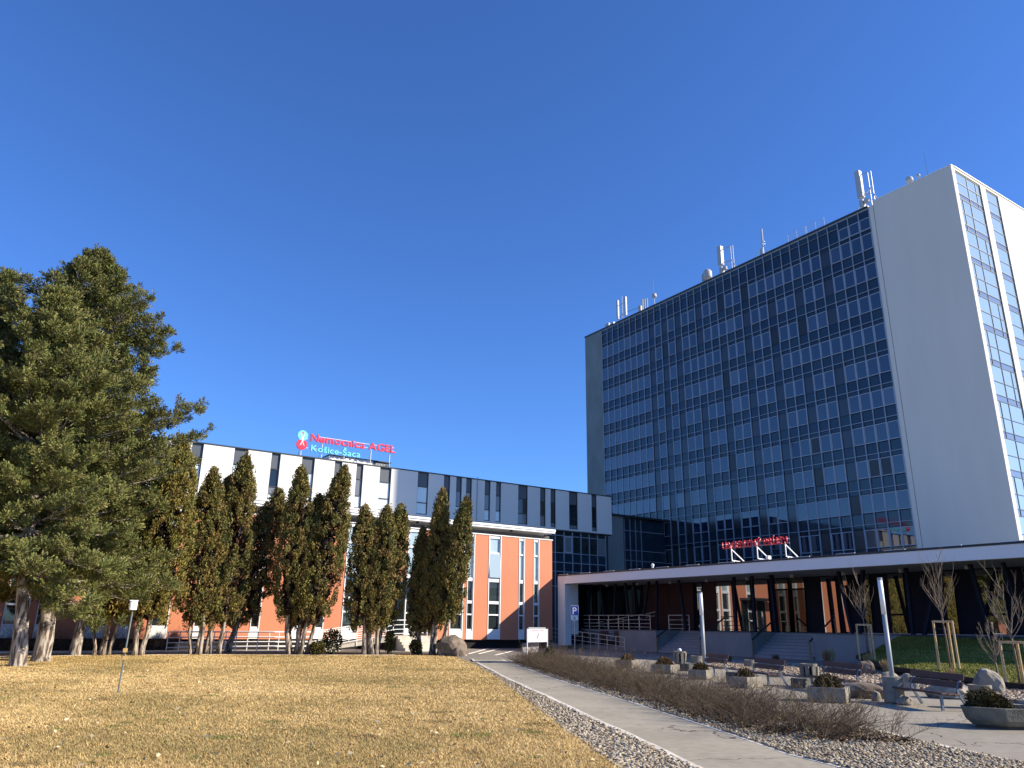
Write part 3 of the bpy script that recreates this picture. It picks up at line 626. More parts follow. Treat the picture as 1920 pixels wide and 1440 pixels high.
# ------------------------------------------------------------------ tower roof equipment
ANT = mat('antenna_shade_grey', (.40, .41, .41), .5)  # white antennas greyed to look shaded where the sun hits them
def antennas():
    g = 'antennas and equipment on the tower roof'
    t = thing('twin_antenna', 'two slim panel antennas on a lattice at left end of tower roof', 'antenna', (70.5, 77, 43.4), group=g)
    for y in (77.8, 76.1): MB().box(70.4, y - .16, 44.3, 70.65, y + .16, 47.2).build('panel', ANT, t)
    MB().tube([(70.6, 76.9, 43.4), (70.6, 76.9, 47.6)], .05, 6).build('mast', STEEL, t)
    MB().bar((70.6, 77.8, 46.4), (70.6, 76.1, 46.4), .07).bar((70.6, 77.8, 44.6), (70.6, 76.1, 44.6), .07).build('crossarm', STEEL, t)
    b = MB()
    for k in range(5): b.bar((70.6, 76.9 - .35 * (k % 2), 43.4 + .35 * k), (70.6, 76.9 - .35 * ((k + 1) % 2), 43.75 + .35 * k), .04)
    b.build('lattice', STEEL, t)
    t = thing('roof_box', 'pair of pale equipment boxes left of the twin antennas', 'equipment box', (70.5, 79.5, 43.4), group=g)
    part('box', ANT, t, (70.1, 79.4, 43.5, 71.2, 80.2, 44.15)); part('cable_tray', STEEL, t, (70.1, 78.3, 43.5, 70.9, 79.2, 43.9))
    t = thing('small_antenna', 'small white stub antennas beside the sloping dish on the roof', 'antenna', (70.5, 72.8, 43.4), group=g)
    part('housing', ANT, t, (70.2, 72.8, 43.45, 70.8, 73.2, 44.2)); [MB().tube([(70.5, 72.55 - .45 * k, 43.4), (70.5, 72.55 - .45 * k, 45.1 - .1 * k)], .09, 8).build('stub', ANT, t) for k in range(3)]
    MB().tube([(70.5, 75.8, 44.3), (70.5, 73.2, 44.1)], .03, 5).build('cable', DFRAME, t)
    t = thing('satellite_dish', 'grey dish tilted upward with white receiver drum and thin rod', 'dish', (70.8, 71, 43.4), group=g)
    prof = [(.02, 0)] + [(r, .25 * r * r) for r in (.3, .6, .9, 1.1)] + [(1.08, .33), (.5, .1), (.02, .03)]
    d = MB().lathe(prof, (0, 0, 0), 20).build('dish', GREYP, t, smooth=True); d.location = (0, .4, .75); d.rotation_euler = (math.radians(55), math.radians(-25), 0)
    MB().lathe([(.3, 0), (.33, .1), (.3, .5), (.12, .6)], (70.6, 70.3, 44.6), 14).build('receiver', ANT, t, smooth=True); MB().tube([(70.6, 70.3, 43.4), (70.6, 70.3, 44.6)], .05, 6).tube([(70.6, 70.45, 45.2), (70.6, 70.45, 47.3)], .03, 5).build('rod', STEEL, t)
    t = thing('drum_antenna', 'squat white drum shaped antenna on the tower roof edge', 'antenna', (70.6, 60.7, 43.4), group=g)
    MB().lathe([(.5, 0), (.55, .1), (.55, .9), (.4, 1.15), (.1, 1.25)], (70.6, 60.6, 43.7), 18).build('drum', ANT, t, smooth=True); part('mount', GREYP, t, (70.5, 61.05, 43.4, 71.1, 61.5, 44.6))
    def panel(label, y, z0, z1, w, my, mz):
        t = thing('panel_antenna', label, 'antenna', (70.5, y, 43.4), group=g)
        part('panel', ANT, t, (70.2, y - w / 2, z0, 70.75, y + w / 2, z1), bevel=.04); part('panel_back', GREYP, t, (70.25, y + w / 2 + .002, z0, 70.7, y + w / 2 + .05, z1 - .1))
        for dy in (0, -.35): MB().tube([(70.9, my + dy, 43.4), (70.9, my + dy, mz)], .045, 6).build('mast', STEEL, t)
        MB().bar((70.6, y, z1 - .4), (70.9, my, z1 - .4), .08).bar((70.6, y, z0 + .3), (70.9, my, z0 + .3), .08).build('crossarm', STEEL, t)
        MB().bar((70.9, my, mz - 1.8), (70.9, my - 1.0, 43.5), .06).bar((70.9, my, mz - 1.8), (70.9, my + 2.2, 43.5), .05).build('brace', STEEL, t)
        MB().lathe([(.3, 0), (.3, .35), (.1, .45)], (70.5, y - .5, z0 - .8), 12).build('radio_unit', ANT, t); part('radio_box', ANT, t, (70.3, y - .2, z0 - 1.1, 70.8, y + .25, z0 - .3))
        for k in range(4): MB().bar((70.9, my, 43.9 + .7 * k), (70.9, my - .35, 44.25 + .7 * k), .035).build('lattice_bar', STEEL, t)
    panel('broad white panel antenna on lattice mast near middle of tower roof', 58.2, 45.0, 47.6, .55, 56.9, 47.2)
    panel('tall pale panel antenna with round dishes where glass meets blank wall', 39.0, 45.1, 48.3, .5, 38.2, 47.9)
    t = thing('whip_antenna', 'slim white whip antenna on braced mast right of the broad panel', 'antenna', (70.5, 51.8, 43.4), group=g)
    MB().tube([(70.5, 51.8, 45.5), (70.5, 51.8, 47.2)], .11, 8).build('whip', ANT, t); MB().tube([(70.5, 51.8, 43.4), (70.5, 51.8, 45.5)], .06, 6).build('mast', STEEL, t)
    MB().bar((70.5, 51.8, 45), (70.5, 53.5, 43.5), .05).bar((70.5, 51.8, 45), (70.5, 50.7, 43.5), .06).bar((70.5, 52.1, 45.1), (70.5, 51.5, 45.1), .05).bar((70.5, 52.1, 45.4), (70.5, 51.5, 45.4), .05).build('brace', STEEL, t)
    part('panel', ANT, t, (70.3, 51.9, 43.5, 70.5, 52.15, 44.6))
    t = thing('roof_railing', 'open metal guard railing on tower roof edge beside the blank wall', 'railing', (69.6, 45.5, 43.4), group=g)
    for h in (.42, .8, 1.2): MB().tube([(69.3, 48.0, 43.55 + h), (69.3, 45.7, 43.55 + h)], .018, 6).build('rail', STEEL, t); MB().tube([(69.3, 45.55, 43.55 + h), (69.3, 43.3, 43.55 + h)], .018, 6).build('rail', STEEL, t)
    for y in (48.0, 46.85, 45.7, 45.55, 44.4, 43.3): MB().tube([(69.3, y, 43.5), (69.3, y, 44.75)], .02, 6).build('post', ANT, t)
    part('kick_plate', STEEL, t, (69.25, 43.2, 43.57, 69.32, 48.05, 43.72))
    t = thing('roof_dome', 'small white dome with stub on the roof above the blank wall', 'vent', (70.6, 33.7, 43.6), group=g)
    MB().lathe([(.3, 0), (.36, .25), (.3, .5), (.12, .65)], (70.6, 33.9, 43.95), 14).build('dome', ANT, t, smooth=True); MB().lathe([(.16, 0), (.2, .15), (.12, .3)], (70.6, 33.0, 44.1), 10).build('stub', ANT, t, smooth=True); MB().tube([(70.6, 33.9, 43.4), (70.6, 33.9, 44)], .06, 6).build('stand', STEEL, t)
    tag(MB().tube([(70.6, 32.1, 43.5), (70.6, 32.1, 46.8)], [.035, .015], 5).build('lightning_rod', STEEL), 'thin lightning rod on the roof near the white corner', 'rod', g)
antennas()
for o in COL.objects:
    if o.get('group') == 'antennas and equipment on the tower roof' and not o.name.startswith('roof_railing'):
        o.location.x -= .75; o.location.z += .55 if o.name.split('.')[0] in ('drum_antenna', 'satellite_dish', 'small_antenna', 'roof_dome') else .12

# ------------------------------------------------------------------ trees
FOL = mat('thuja_foliage', (.1, .08, .03), .75, attr=True, spec=.2)
NEED = mat('pine_needles', (.07, .085, .03), .7, attr=True, spec=.25)
BARKP = mat('pine_bark', (.085, .062, .048), .95, 0, 7, 1., col2=(.46, .40, .34), stretch=(1.6, 1.6, .3), detail=9, tight=.10)
BARKT = mat('thuja_bark', (.075, .052, .038), .95, 0, 7, .9, col2=(.46, .39, .32), stretch=(2, 2, .3), detail=9, tight=.10)
def fan_faces(C, D, L, Wd, rng):
    """leaf quads: centre C, direction D (unit), length L, width Wd"""
    n = len(C); a = rng.normal(size=(n, 3)); s = np.cross(D, a); s /= np.linalg.norm(s, axis=1)[:, None] + 1e-9
    if len(C) > 8000:
        w = s * (Wd * .62)[:, None]; b = C - D * (L * .5)[:, None]; e = C + D * (L * .5)[:, None]
        return np.stack([b, e + w, e - w], 1).reshape(-1, 3), np.arange(n * 3).reshape(-1, 3)
    b = C - D * (L * .5)[:, None]; m = C + D * (L * .12)[:, None]; e = C + D * (L * .5)[:, None]; w = s * (Wd * .5)[:, None]
    v = np.stack([b, m + w, e, m - w], 1).reshape(-1, 3); return v, np.arange(n * 4).reshape(-1, 4)
def thuja(label, base, top, rad, z0=1.5, stems=3, dens=1., tone=0., seed=0, spread=.5):
    rng = np.random.default_rng(100 + seed); rr = random.Random(seed)
    bx, by = base; tx, ty, H = top
    t = thing('columnar_conifer', label, 'tree', (bx, by, 0), group='columnar conifers along the far lawn edge')
    z0 = z0 * .86
    # trunks
    for k in range(stems):
        a = 2 * math.pi * (k + rr.random() * .6) / stems; q = .12 + .2 * rr.random() if stems > 1 else 0
        f = .55 + .1 * rr.random(); ex, ey = bx + (tx - bx) * f + math.cos(a) * spread * .8, by + (ty - by) * f + math.sin(a) * spread * .8
        r0 = .125 - .014 * stems + .035 * rr.random()
        pts = [(bx + math.cos(a) * q, by + math.sin(a) * q, -.05), (bx + math.cos(a) * (q + .03), by + math.sin(a) * (q + .03), .4), (bx + math.cos(a) * (q + .1) + (ex - bx) * .14 + rr.uniform(-.07, .07), by + math.sin(a) * (q + .1) + rr.uniform(-.07, .07), 1.1), ((bx + ex) / 2 + rr.uniform(-.12, .12), (by + ey) / 2 + rr.uniform(-.1, .1), H * f * .5), (ex, ey, H * f)]
        MB().tube(pts, [r0 * 1.5, r0 * 1.05, r0 * .9, r0 * .75, r0 * .4], 8).build('trunk', BARKT, t, smooth=True)
    def axis(z):
        f = np.clip((z) / H, 0, 1)[:, None]; return np.array([[bx, by]]) + np.array([[tx - bx, ty - by]]) * f
    def prof(z):
        u = np.clip((z - z0) / (H - z0), 0, 1); return 1.14 * rad * np.where(u < .14, .62 + .38 * (u / .14), 1.0) * np.power(np.clip(1 - ((u - .18).clip(0) / .82) ** 2.15, 0, 1), .66)
    nc = int(330 * dens * (H / 9)); zc = z0 + (H - z0) * rng.random(nc) ** .9; ang = rng.random(nc) * 2 * np.pi
    rc = prof(zc) * (.66 + .36 * rng.random(nc) ** .6)
    ax = axis(zc); cc = np.stack([ax[:, 0] + rc * np.cos(ang), ax[:, 1] + rc * np.sin(ang), zc], 1)
    n = int(21000 * dens * H / 9); pick = rng.integers(0, nc, n); cr = (.13 + .17 * rng.random(nc) ** 1.5)[pick]
    g = rng.normal(size=(n, 3)); g /= np.linalg.norm(g, axis=1)[:, None]; C = cc[pick] + g * (cr * rng.random(n) ** .35)[:, None] * np.array([.85, .85, 1.5])
    out = np.stack([np.cos(ang[pick]), np.sin(ang[pick]), np.zeros(n)], 1)
    D = out * .45 + np.array([0, 0, .95]) + rng.normal(size=(n, 3)) * .42; D /= np.linalg.norm(D, axis=1)[:, None]
    v1, f1 = fan_faces(C, D, .075 + .085 * rng.random(n), .034 + .038 * rng.random(n), rng)
    # added dark inner leaves block light and keep the core from showing sky
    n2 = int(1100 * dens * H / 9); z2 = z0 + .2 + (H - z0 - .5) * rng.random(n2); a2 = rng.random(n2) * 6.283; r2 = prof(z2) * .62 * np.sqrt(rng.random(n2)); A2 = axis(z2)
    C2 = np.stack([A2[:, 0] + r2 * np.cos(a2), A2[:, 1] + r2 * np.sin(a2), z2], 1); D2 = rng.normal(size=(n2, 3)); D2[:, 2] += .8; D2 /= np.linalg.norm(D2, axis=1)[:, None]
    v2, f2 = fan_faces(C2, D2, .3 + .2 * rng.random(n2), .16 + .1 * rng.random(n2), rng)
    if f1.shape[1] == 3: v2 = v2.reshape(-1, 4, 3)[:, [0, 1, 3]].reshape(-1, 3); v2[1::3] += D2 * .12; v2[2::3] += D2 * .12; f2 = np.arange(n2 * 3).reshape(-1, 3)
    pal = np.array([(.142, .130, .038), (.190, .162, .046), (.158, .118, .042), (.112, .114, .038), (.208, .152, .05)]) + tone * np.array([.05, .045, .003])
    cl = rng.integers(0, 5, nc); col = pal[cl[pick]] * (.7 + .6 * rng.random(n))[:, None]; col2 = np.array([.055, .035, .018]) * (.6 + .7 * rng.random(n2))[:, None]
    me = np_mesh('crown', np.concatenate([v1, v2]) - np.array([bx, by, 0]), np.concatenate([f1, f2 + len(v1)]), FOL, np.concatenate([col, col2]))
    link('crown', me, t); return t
TH = [ # label, base, top, radius, z0, stems, tone
 ('broad olive conifer at the left end of the row, beside the pines', (6.5, 41.2), (7.0, 41.0, 10.3), 1.35, 1.7, 4, .75),
 ('olive multi stemmed conifer half hidden behind the pine crown', (5.0, 41.6), (5.2, 41.5, 8.6), 1.15, 1.8, 4, .5),
 ('round topped conifer just right of the broad olive one', (9.1, 41.5), (8.85, 41.6, 9.0), .95, 1.5, 3, .15),
 ('short dark conifer tucked between two taller crowns at the white wall', (9.85, 42.7), (9.9, 42.7, 8.9), .62, 2.2, 1, -.25),
 ('tallest columnar conifer, pointed, left of the roof sign', (10.1, 41.9), (10.5, 41.9, 10.05), .95, 1.6, 3, .1),
 ('leaning dark conifer with sloping top before the orange wall', (11.2, 43.9), (13.0, 43.5, 8.7), 1.1, 1.6, 2, -.2),
 ('slim upright conifer directly below the round sign logo', (13.4, 40.6), (13.2, 40.7, 9.55), .78, 2.0, 1, 0),
 ('narrow conifer with low tip in the middle of a clump', (13.9, 41.2), (14.5, 41.0, 8.2), .8, 1.6, 2, .05),
 ('tall conifer leaning right below the end of the sign', (14.05, 40.4), (15.4, 40.0, 9.75), .98, 1.5, 3, .1),
 ('left crown of the three trunk clump right of the tall leaning conifer', (17.2, 39.8), (16.75, 40.0, 7.7), .85, 1.5, 2, .05),
 ('middle crown of the clump in front of the steps', (17.55, 39.7), (17.9, 39.5, 7.7), .75, 1.5, 1, -.05),
 ('right crown of the clump in front of the steps', (18.0, 40.1), (18.95, 39.9, 8.0), .85, 1.5, 2, .12),
 ('short dark conifer beside the railing, right of the steps', (20.45, 39.8), (20.35, 39.9, 6.75), .62, 1.2, 1, -.2),
 ('tall slim conifer second from the right end of the row', (20.7, 39.0), (21.0, 38.9, 8.85), .68, 1.6, 2, .1),
 ('leaning conifer at the right end of the row, by the boulder', (20.9, 38.3), (21.95, 37.7, 8.35), .68, 2.0, 1, .15),
]
for i, (lb, b, tp, rd, z0, st, tone) in enumerate(TH): thuja(lb, b, tp, rd, z0, st, 1. if rd < 1.2 else 1.7, tone, i)
def low_bush(label, x, y, r, h, seed, tone=0.):
    rng = np.random.default_rng(seed); n = 900; g = rng.normal(size=(n, 3)); g /= np.linalg.norm(g, axis=1)[:, None]; q = rng.random(n) ** .4
    C = np.stack([g[:, 0] * r * q, g[:, 1] * r * q, h * .5 + g[:, 2] * h * .5 * q], 1); D = g + rng.normal(size=(n, 3)) * .5 + np.array([0, 0, .5]); D /= np.linalg.norm(D, axis=1)[:, None]
    v, f = fan_faces(C, D, .1 + .08 * rng.random(n), .05 + .04 * rng.random(n), rng); col = (np.array([.075, .07, .022]) + tone * np.array([.05, .03, .0])) * (.6 + .8 * rng.random(n))[:, None]
    o = link('low_bush', np_mesh('low_bush', v, f, FOL, col), None, (x, y, 0)); tag(o, label, 'bush', 'small bushes at the foot of the conifers')
low_bush('small green bush at the foot of the tall leaning conifer', 14.7, 40.0, .42, .7, 51, .3)
low_bush('dark little bush standing right of the tall leaning conifer', 15.7, 40.6, .55, 1.3, 52, -.4)
low_bush('narrow bush right of the three trunk clump', 18.75, 40.0, .3, 1.3, 53, .2)
low_bush('ragged bush below the short dark conifer by the railing', 20.1, 39.6, .35, .8, 54)
low_bush('tiny conifer seedling standing up out of the bare hedge', 19.6, 26.6, .22, .75, 55, .1)

def pine(label, base, H, prof, zlow, seed, lean=(0, 0), r0=.3, nb=210, tips=24, light=0.):
    rng = np.random.default_rng(300 + seed); rr = random.Random(seed); bx, by = base
    t = thing('pine_tree', label, 'tree', (bx, by, 0), group='big pines at the left edge of the lawn')
    def ax(z): f = z / H; return Vector((bx + lean[0] * f ** 1.2 + .12 * math.sin(z * .6 + seed), by + lean[1] * f ** 1.2 + .1 * math.cos(z * .5 + seed), z))
    zs = (H - .2) * np.linspace(0, 1, 16) ** 1.5 - .1; pts = [ax(max(z, 0)) for z in zs]; pts[0].z = -.1
    MB().tube(pts, [r0 * (1.25 if i == 0 else 1) * (1 - .93 * (i / 15) ** 1.1) + .015 for i in range(16)], 14).build('trunk', BARKP, t, smooth=True)
    for o in t.children:
        if o.name.startswith('trunk'):
            for i_, v_ in enumerate(o.data.vertices):
                c_ = ax(max(v_.co.z, 0)); k_ = 1 + .07 * math.sin(i_ % 14 * 1.8 + v_.co.z * 1.1) + rr.uniform(-.06, .06); v_.co.x = (c_.x - bx) + (v_.co.x - (c_.x - bx)) * k_; v_.co.y = (c_.y - by) + (v_.co.y - (c_.y - by)) * k_
    zp = [p[0] for p in prof]; rp = [p[1] for p in prof]
    br = MB(); TC = []; TD = []; TS = []
    nw = int((H - zlow) / .62); per = nb / nw; wl_ = [rr.uniform(.74, 1.12) if k < nw * .75 else rr.uniform(.9, 1.08) for k in range(nw + 1)]
    for b in range(nb):
        w_ = int(b / per); z = min(H - .15, zlow + (H - zlow - .2) * (w_ + .5 + rr.gauss(0, .26)) / nw); u0 = .05 + .42 * (z / H) ** 2; L = np.interp(z + (u0 + .2) * .8 * np.interp(z, zp, rp), zp, rp) * wl_[w_] * (rr.uniform(.35, .8) if rr.random() < .35 else rr.uniform(.8, 1.1)); a = b * 2.399 + rr.uniform(-.5, .5)
        if L < .25: L = .25
        up = u0 if z > 5 else u0 - rr.uniform(.0, .38); d = Vector((math.cos(a), math.sin(a), 0)); p0 = ax(z)
        q = [p0 + d * (L * s) + Vector((rr.uniform(-.12, .12), rr.uniform(-.12, .12), L * (up * s + .2 * s * s * (1 if z > 4 else -.2)))) for s in (0, .35, .7, 1.)]
        br.tube(q, [.02 + .014 * L, .016 + .008 * L, .016, .008], 4, False)
        nt = max(4, int(tips * (.3 + L / 3.) * .43))
        for k in range(nt):
            s = 1 - .78 * (rr.random() ** 1.25); i = min(2, int(s * 3 - 1e-6)) if s < .999 else 2
            ss = [0, .35, .7, 1.]; i = 0 if s < .35 else (1 if s < .7 else 2); g = (s - ss[i]) / (ss[i + 1] - ss[i])
            p = q[i].lerp(q[i + 1], g); side = d.cross(Vector((0, 0, 1))) * rr.choice((-1, 1)); sl = (1.05 - s * .75) * L * .34 * rr.uniform(.3, 1.1)
            tip = p + side * sl * .8 + d * sl * .7 + Vector((0, 0, sl * (.25 + up) + rr.uniform(-.05, .18)))
            br.tube([p, tip], [.011, .006], 3, False)
            dd = ((tip - p).normalized() * .5 + Vector((0, 0, .7)) + d * .2).normalized()
            for h in range(5):
                o = Vector((rr.gauss(0, 1), rr.gauss(0, 1), rr.gauss(0, .8))).normalized(); o = (o + dd * .55).normalized()
                TC.append(tip + o * rr.uniform(.08, .22)); TD.append((o * .7 + dd * .6).normalized()); TS.append(rr.uniform(.6, .95))
    br.build('branches', BARKP, t)
    TC = np.array([tuple(v) for v in TC]); TD = np.array([tuple(v) for v in TD]); TS = np.array(TS); n = len(TC); NN = 17
    # each tuft is a brush: needles leave a short upright shoot, pointing up and out
    g = rng.normal(size=(n, NN, 3)); g -= TD[:, None, :] * (g * TD[:, None, :]).sum(2)[:, :, None]; g /= np.linalg.norm(g, axis=2)[:, :, None]
    q_ = rng.random((n, NN)); D = TD[:, None, :] * (.35 + .75 * q_)[:, :, None] + g * (.95 - .45 * q_)[:, :, None]; D /= np.linalg.norm(D, axis=2)[:, :, None]
    B = TC[:, None, :] + TD[:, None, :] * ((q_ - .75) * .34 * TS[:, None])[:, :, None]
    Ln = (.17 + .08 * rng.random((n, NN))) * TS[:, None]; s = np.cross(D, rng.normal(size=(n, NN, 3))); s /= np.linalg.norm(s, axis=2)[:, :, None] + 1e-9
    wd = .013 + .008 * rng.random((n, NN)); tip = B + D * Ln[:, :, None]
    v = np.stack([B, tip + s * wd[:, :, None] * 1.12, tip - s * wd[:, :, None] * 1.12], 2).reshape(-1, 3) - np.array([bx, by, 0])
    pal = np.array([(.095, .112, .032), (.125, .140, .040), (.158, .166, .048), (.118, .110, .038), (.180, .172, .056)]) * (1 + light)
    col = np.repeat(pal[rng.integers(0, 5, n)] * (.75 + .5 * rng.random(n))[:, None], NN, 0) * (.8 + .4 * rng.random(n * NN))[:, None]
    me = np_mesh('needles', v, np.arange(n * NN * 3).reshape(-1, 3), NEED, col); link('crown', me, t); return n * NN
nt = 0
nt += pine('tallest pine with pale scaly trunk and broad crown', (2.16, 36.2), 17.3, [(2.2, 3.6), (4, 4.2), (8, 4.4), (10.2, 4.2), (11.6, 3.5), (14.0, 3.1), (15.2, 2.1), (16.2, 1.25), (17.3, .3)], 2.6, 1, (-.5, 0), .33, 300, 27)
nt += pine('nearest pine with leaning grey trunk at left', (1.28, 32.9), 13.9, [(2.2, 2.7), (4, 3.3), (7, 3.4), (9.5, 2.9), (11.5, 1.9), (12.8, 1.0), (13.9, .3)], 2.9, 2, (-.9, .2), .27, 260, 28, .12)
nt += pine('pine cut by the left picture edge behind the leaning trunk', (-1.4, 40.5), 17.0, [(2.2, 3.0), (6, 3.6), (10, 3.2), (13, 2.2), (15.5, 1.3), (17, .4)], 3.0, 3, (-.4, 0), .28, 240, 26)
nt += pine('dark pine with several stems behind the tallest one', (4.0, 41.8), 10.5, [(2.4, 1.4), (5, 1.8), (8, 1.5), (10.5, .4)], 3.4, 4, (1.0, -.2), .24, 130, 24, -.1)
nt += pine('pine standing just outside the frame at far left', (-3.6, 33.0), 14.5, [(2.2, 2.6), (5, 3.6), (9, 3.4), (12, 2.0), (14.5, .4)], 2.4, 5, (.5, .2), .3, 170, 24)

# saplings with stakes
def sapling(label, slabel, x, y, z, H, lean, seed, stake=True, green=False):
    rr = random.Random(seed); t = thing('sapling', label, 'tree', (x, y, z), group='young bare trees on the green lawn')
    b = MB(); fork = H * .47
    MB().tube([(x, y, z), (x + .02, y, z + fork * .5), (x + lean * .1, y, z + fork)], [.036, .031, .028], 7).build('trunk', mat('sapling_bark', (.17, .13, .085), .9, .2, 10), t, smooth=True)
    def grow(p, d, L, r, lv):
        q = [p]; 
        for k in range(4):
            d = (d + Vector((rr.uniform(-.13, .13), rr.uniform(-.13, .13), .2))).normalized(); q.append(q[-1] + d * L / 4)
        b.tube(q, [r, r * .85, r * .7, r * .55, r * .35], 5 if lv == 0 else 4)
        if lv < 2:
            for k in range(5 if lv == 0 else 3):
                i = rr.randint(1, 4); a = rr.random() * 6.283; dd = (d * .8 + Vector((math.cos(a), math.sin(a), .25)) * .62).normalized(); grow(q[i], dd, L * rr.uniform(.35, .6), r * .5, lv + 1)
    c = Vector((x + lean * .1, y, z + fork)); grow(c, Vector((lean * .1, 0, 1)), H * .5, .022, 0)
    for k in range(8):
        a = k * .785 + rr.uniform(-.2, .2); grow(c + Vector((0, 0, rr.uniform(-.1, .35))), Vector((math.cos(a) * .62, math.sin(a) * .62, .75)).normalized(), H * rr.uniform(.26, .42), .013, 0 if k % 2 == 0 else 1)
    b.build('branches', mat('sapling_twig', (.20, .155, .11), .85, .25, 12), t)
    if stake:
        s = thing('tree_stake_frame', slabel, 'tree support', (x, y, z), group='wooden tree supports'); WD = mat('stake_wood', (.60, .41, .21), .8, .2, 6, .3); hs = H * .44
        P = [(.33 * math.cos(a), .33 * math.sin(a)) for a in (2.2, .1, 4.6)]
        for px, py in P: MB().tube([(x + px * 1.05, y + py * 1.05, z - .15), (x + px, y + py, z + hs)], .04, 8).build('post', WD, s)
        for i in range(3): a, c_ = P[i], P[(i + 1) % 3]; MB().bar((x + a[0], y + a[1], z + hs - .03), (x + c_[0], y + c_[1], z + hs - .03), .04, .07).build('crossbar', WD, s)
        for px, py in P[:2]: MB().tube([(x + px, y + py, z + hs - .25), (x + px * .3, y + py * .3, z + hs - .3), (x, y, z + hs - .25)], .014, 5).build('tie', BLACK, s)
sapling('bare young tree behind the near lamp post', 'three post wooden support behind the near lamp post', 33.2, 21.2, .5, 3.1, -.3, 2)
sapling('bare young tree with spreading branches in the middle of the green lawn', 'three post wooden support in the middle of the green lawn', 28.9, 15.35, .32, 3.75, -.45, 4)
sapling('bare young tree at the right picture edge by the boulder', 'wooden support at the right picture edge', 25.4, 11.55, .1, 2.85, -.2, 6)
sapling('thin leafless sapling with red tag before the right support', '', 24.2, 11.55, .05, 1.55, -.2, 9, False)

# ------------------------------------------------------------------ bare hedge along the path
TW = mat('hedge_twig', (.13, .095, .07), .85, attr=True, spec=.2)
def shrub_mesh(seed, h, ntw=30):
    rr = random.Random(seed); V = []; F = []; Cc = []
    def twig(p, d, L, r, lv):
        n0 = len(V); q = p.copy(); segs = (4, 2, 1)[lv]; pts = [q.copy()]
        for k in range(segs):
            d = (d + Vector((rr.uniform(-.22, .22), rr.uniform(-.22, .22), -.16 if lv == 0 else .02))).normalized(); q = q + d * L / segs; pts.append(q.copy())
        u = d.orthogonal().normalized(); w = d.cross(u)
        for i, pp in enumerate(pts):
            rad = r * (1 - .75 * i / segs)
            for a in (0, 2.094, 4.189): V.append(tuple(pp + (u * math.cos(a) + w * math.sin(a)) * rad))
        c = R.choice([(.085, .058, .042), (.11, .078, .055), (.065, .048, .038), (.15, .11, .08), (.10, .085, .038)])
        for i in range(segs):
            for k in range(3): F.append((n0 + i * 3 + k, n0 + i * 3 + (k + 1) % 3, n0 + i * 3 + 3 + (k + 1) % 3, n0 + i * 3 + 3 + k)); Cc.append(c)
        if lv < 2:
            for k in range(4 if lv == 0 else 2):
                i = rr.randint(1, segs); a = rr.random() * 6.283; dd = (d * .7 + Vector((math.cos(a), math.sin(a), .45)) * .7).normalized(); twig(pts[i], dd, L * rr.uniform(.25, .5), r * .6, lv + 1)
    for k in range(ntw):
        a = rr.random() * 6.283; s = rr.random() ** .6; p = Vector((math.cos(a) * .25 * s, math.sin(a) * .25 * s, 0)); d = Vector((math.cos(a) * 1.05 * s, math.sin(a) * 1.05 * s, 1)).normalized()
        twig(p, d, h * rr.uniform(.6, 1.3), .0062, 0)
    return np_mesh('bare_shrub', V, F, TW, Cc)
SH = [shrub_mesh(k, .66, (36, 44, 30, 40, 24)[k]) for k in range(5)]
def at(path, s):
    d = [0]
    for i in range(1, len(path)): d.append(d[-1] + math.dist(path[i], path[i - 1]))
    return np.interp(s, d, [p[0] for p in path]), np.interp(s, d, [p[1] for p in path]), d[-1]
Lr = at(kR[1:], 0)[2]; Lp = at(pz[1:], 0)[2]
nsh = 0; ends = []
for row in range(4):
    s = .9 + .23 * row
    while s < 25.2:
        a = at(kR[1:], s); b = at(pz[1:], s * Lp / Lr); f = (.25, .43, .61, .78)[row] + R.uniform(-.05, .05)
        x, y = a[0] * (1 - f) + b[0] * f, a[1] * (1 - f) + b[1] * f; near = s / 27.
        o = link('bare_shrub', R.choice(SH), None, (x, y, 0), (0, 0, R.random() * 6.28)); sc = R.uniform(.75, 1.1) * (1.0 - .1 * near); o.scale = (sc * 1.05, sc * 1.05, sc * (.75 if row < 1 else .95))
        tag(o, 'leafless twiggy shrub in the low hedge beside the path', 'shrub', 'leafless shrubs of the low hedge'); nsh += 1; s += R.uniform(.66, .98)

# ------------------------------------------------------------------ stuff: grass, gravel, litter
def in_poly(P, poly):
    x, y = P[:, 0], P[:, 1]; c = np.zeros(len(P), bool); n = len(poly)
    for i in range(n):
        x1, y1 = poly[i]; x2, y2 = poly[(i + 1) % n]
        if y1 == y2: continue
        c ^= ((y1 > y) != (y2 > y)) & (x < (x2 - x1) * (y - y1) / (y2 - y1) + x1)
    return c
FW = np.array([.5512, .8344]); RT = np.array([.8344, -.5512])
def wedge_points(n, d0, d1, poly, rng, power=1.):
    d = (d0 ** (1 - power) + (d1 ** (1 - power) - d0 ** (1 - power)) * rng.random(n)) ** (1 / (1 - power)) if power != 1 else d0 * (d1 / d0) ** rng.random(n)
    u = (rng.random(n) - .5) * 1.52; P = d[:, None] * FW + (d * u)[:, None] * RT; k = in_poly(P, poly); return P[k], d[k]
GRM = mat('grass_blades', (.35, .25, .1), .85, attr=True, spec=.15)
def noise2(P, s, seed):
    rng = np.random.default_rng(seed); o = np.zeros(len(P))
    for k in range(7):
        a = rng.random() * 6.28; f = s * (1 + .6 * rng.random() * k); o += np.sin((P[:, 0] * math.cos(a) + P[:, 1] * math.sin(a)) * f + rng.random() * 6.28 + 1.3 * np.sin(P[:, 0] * f * .37 + k) * math.sin(k))
    return o / 7
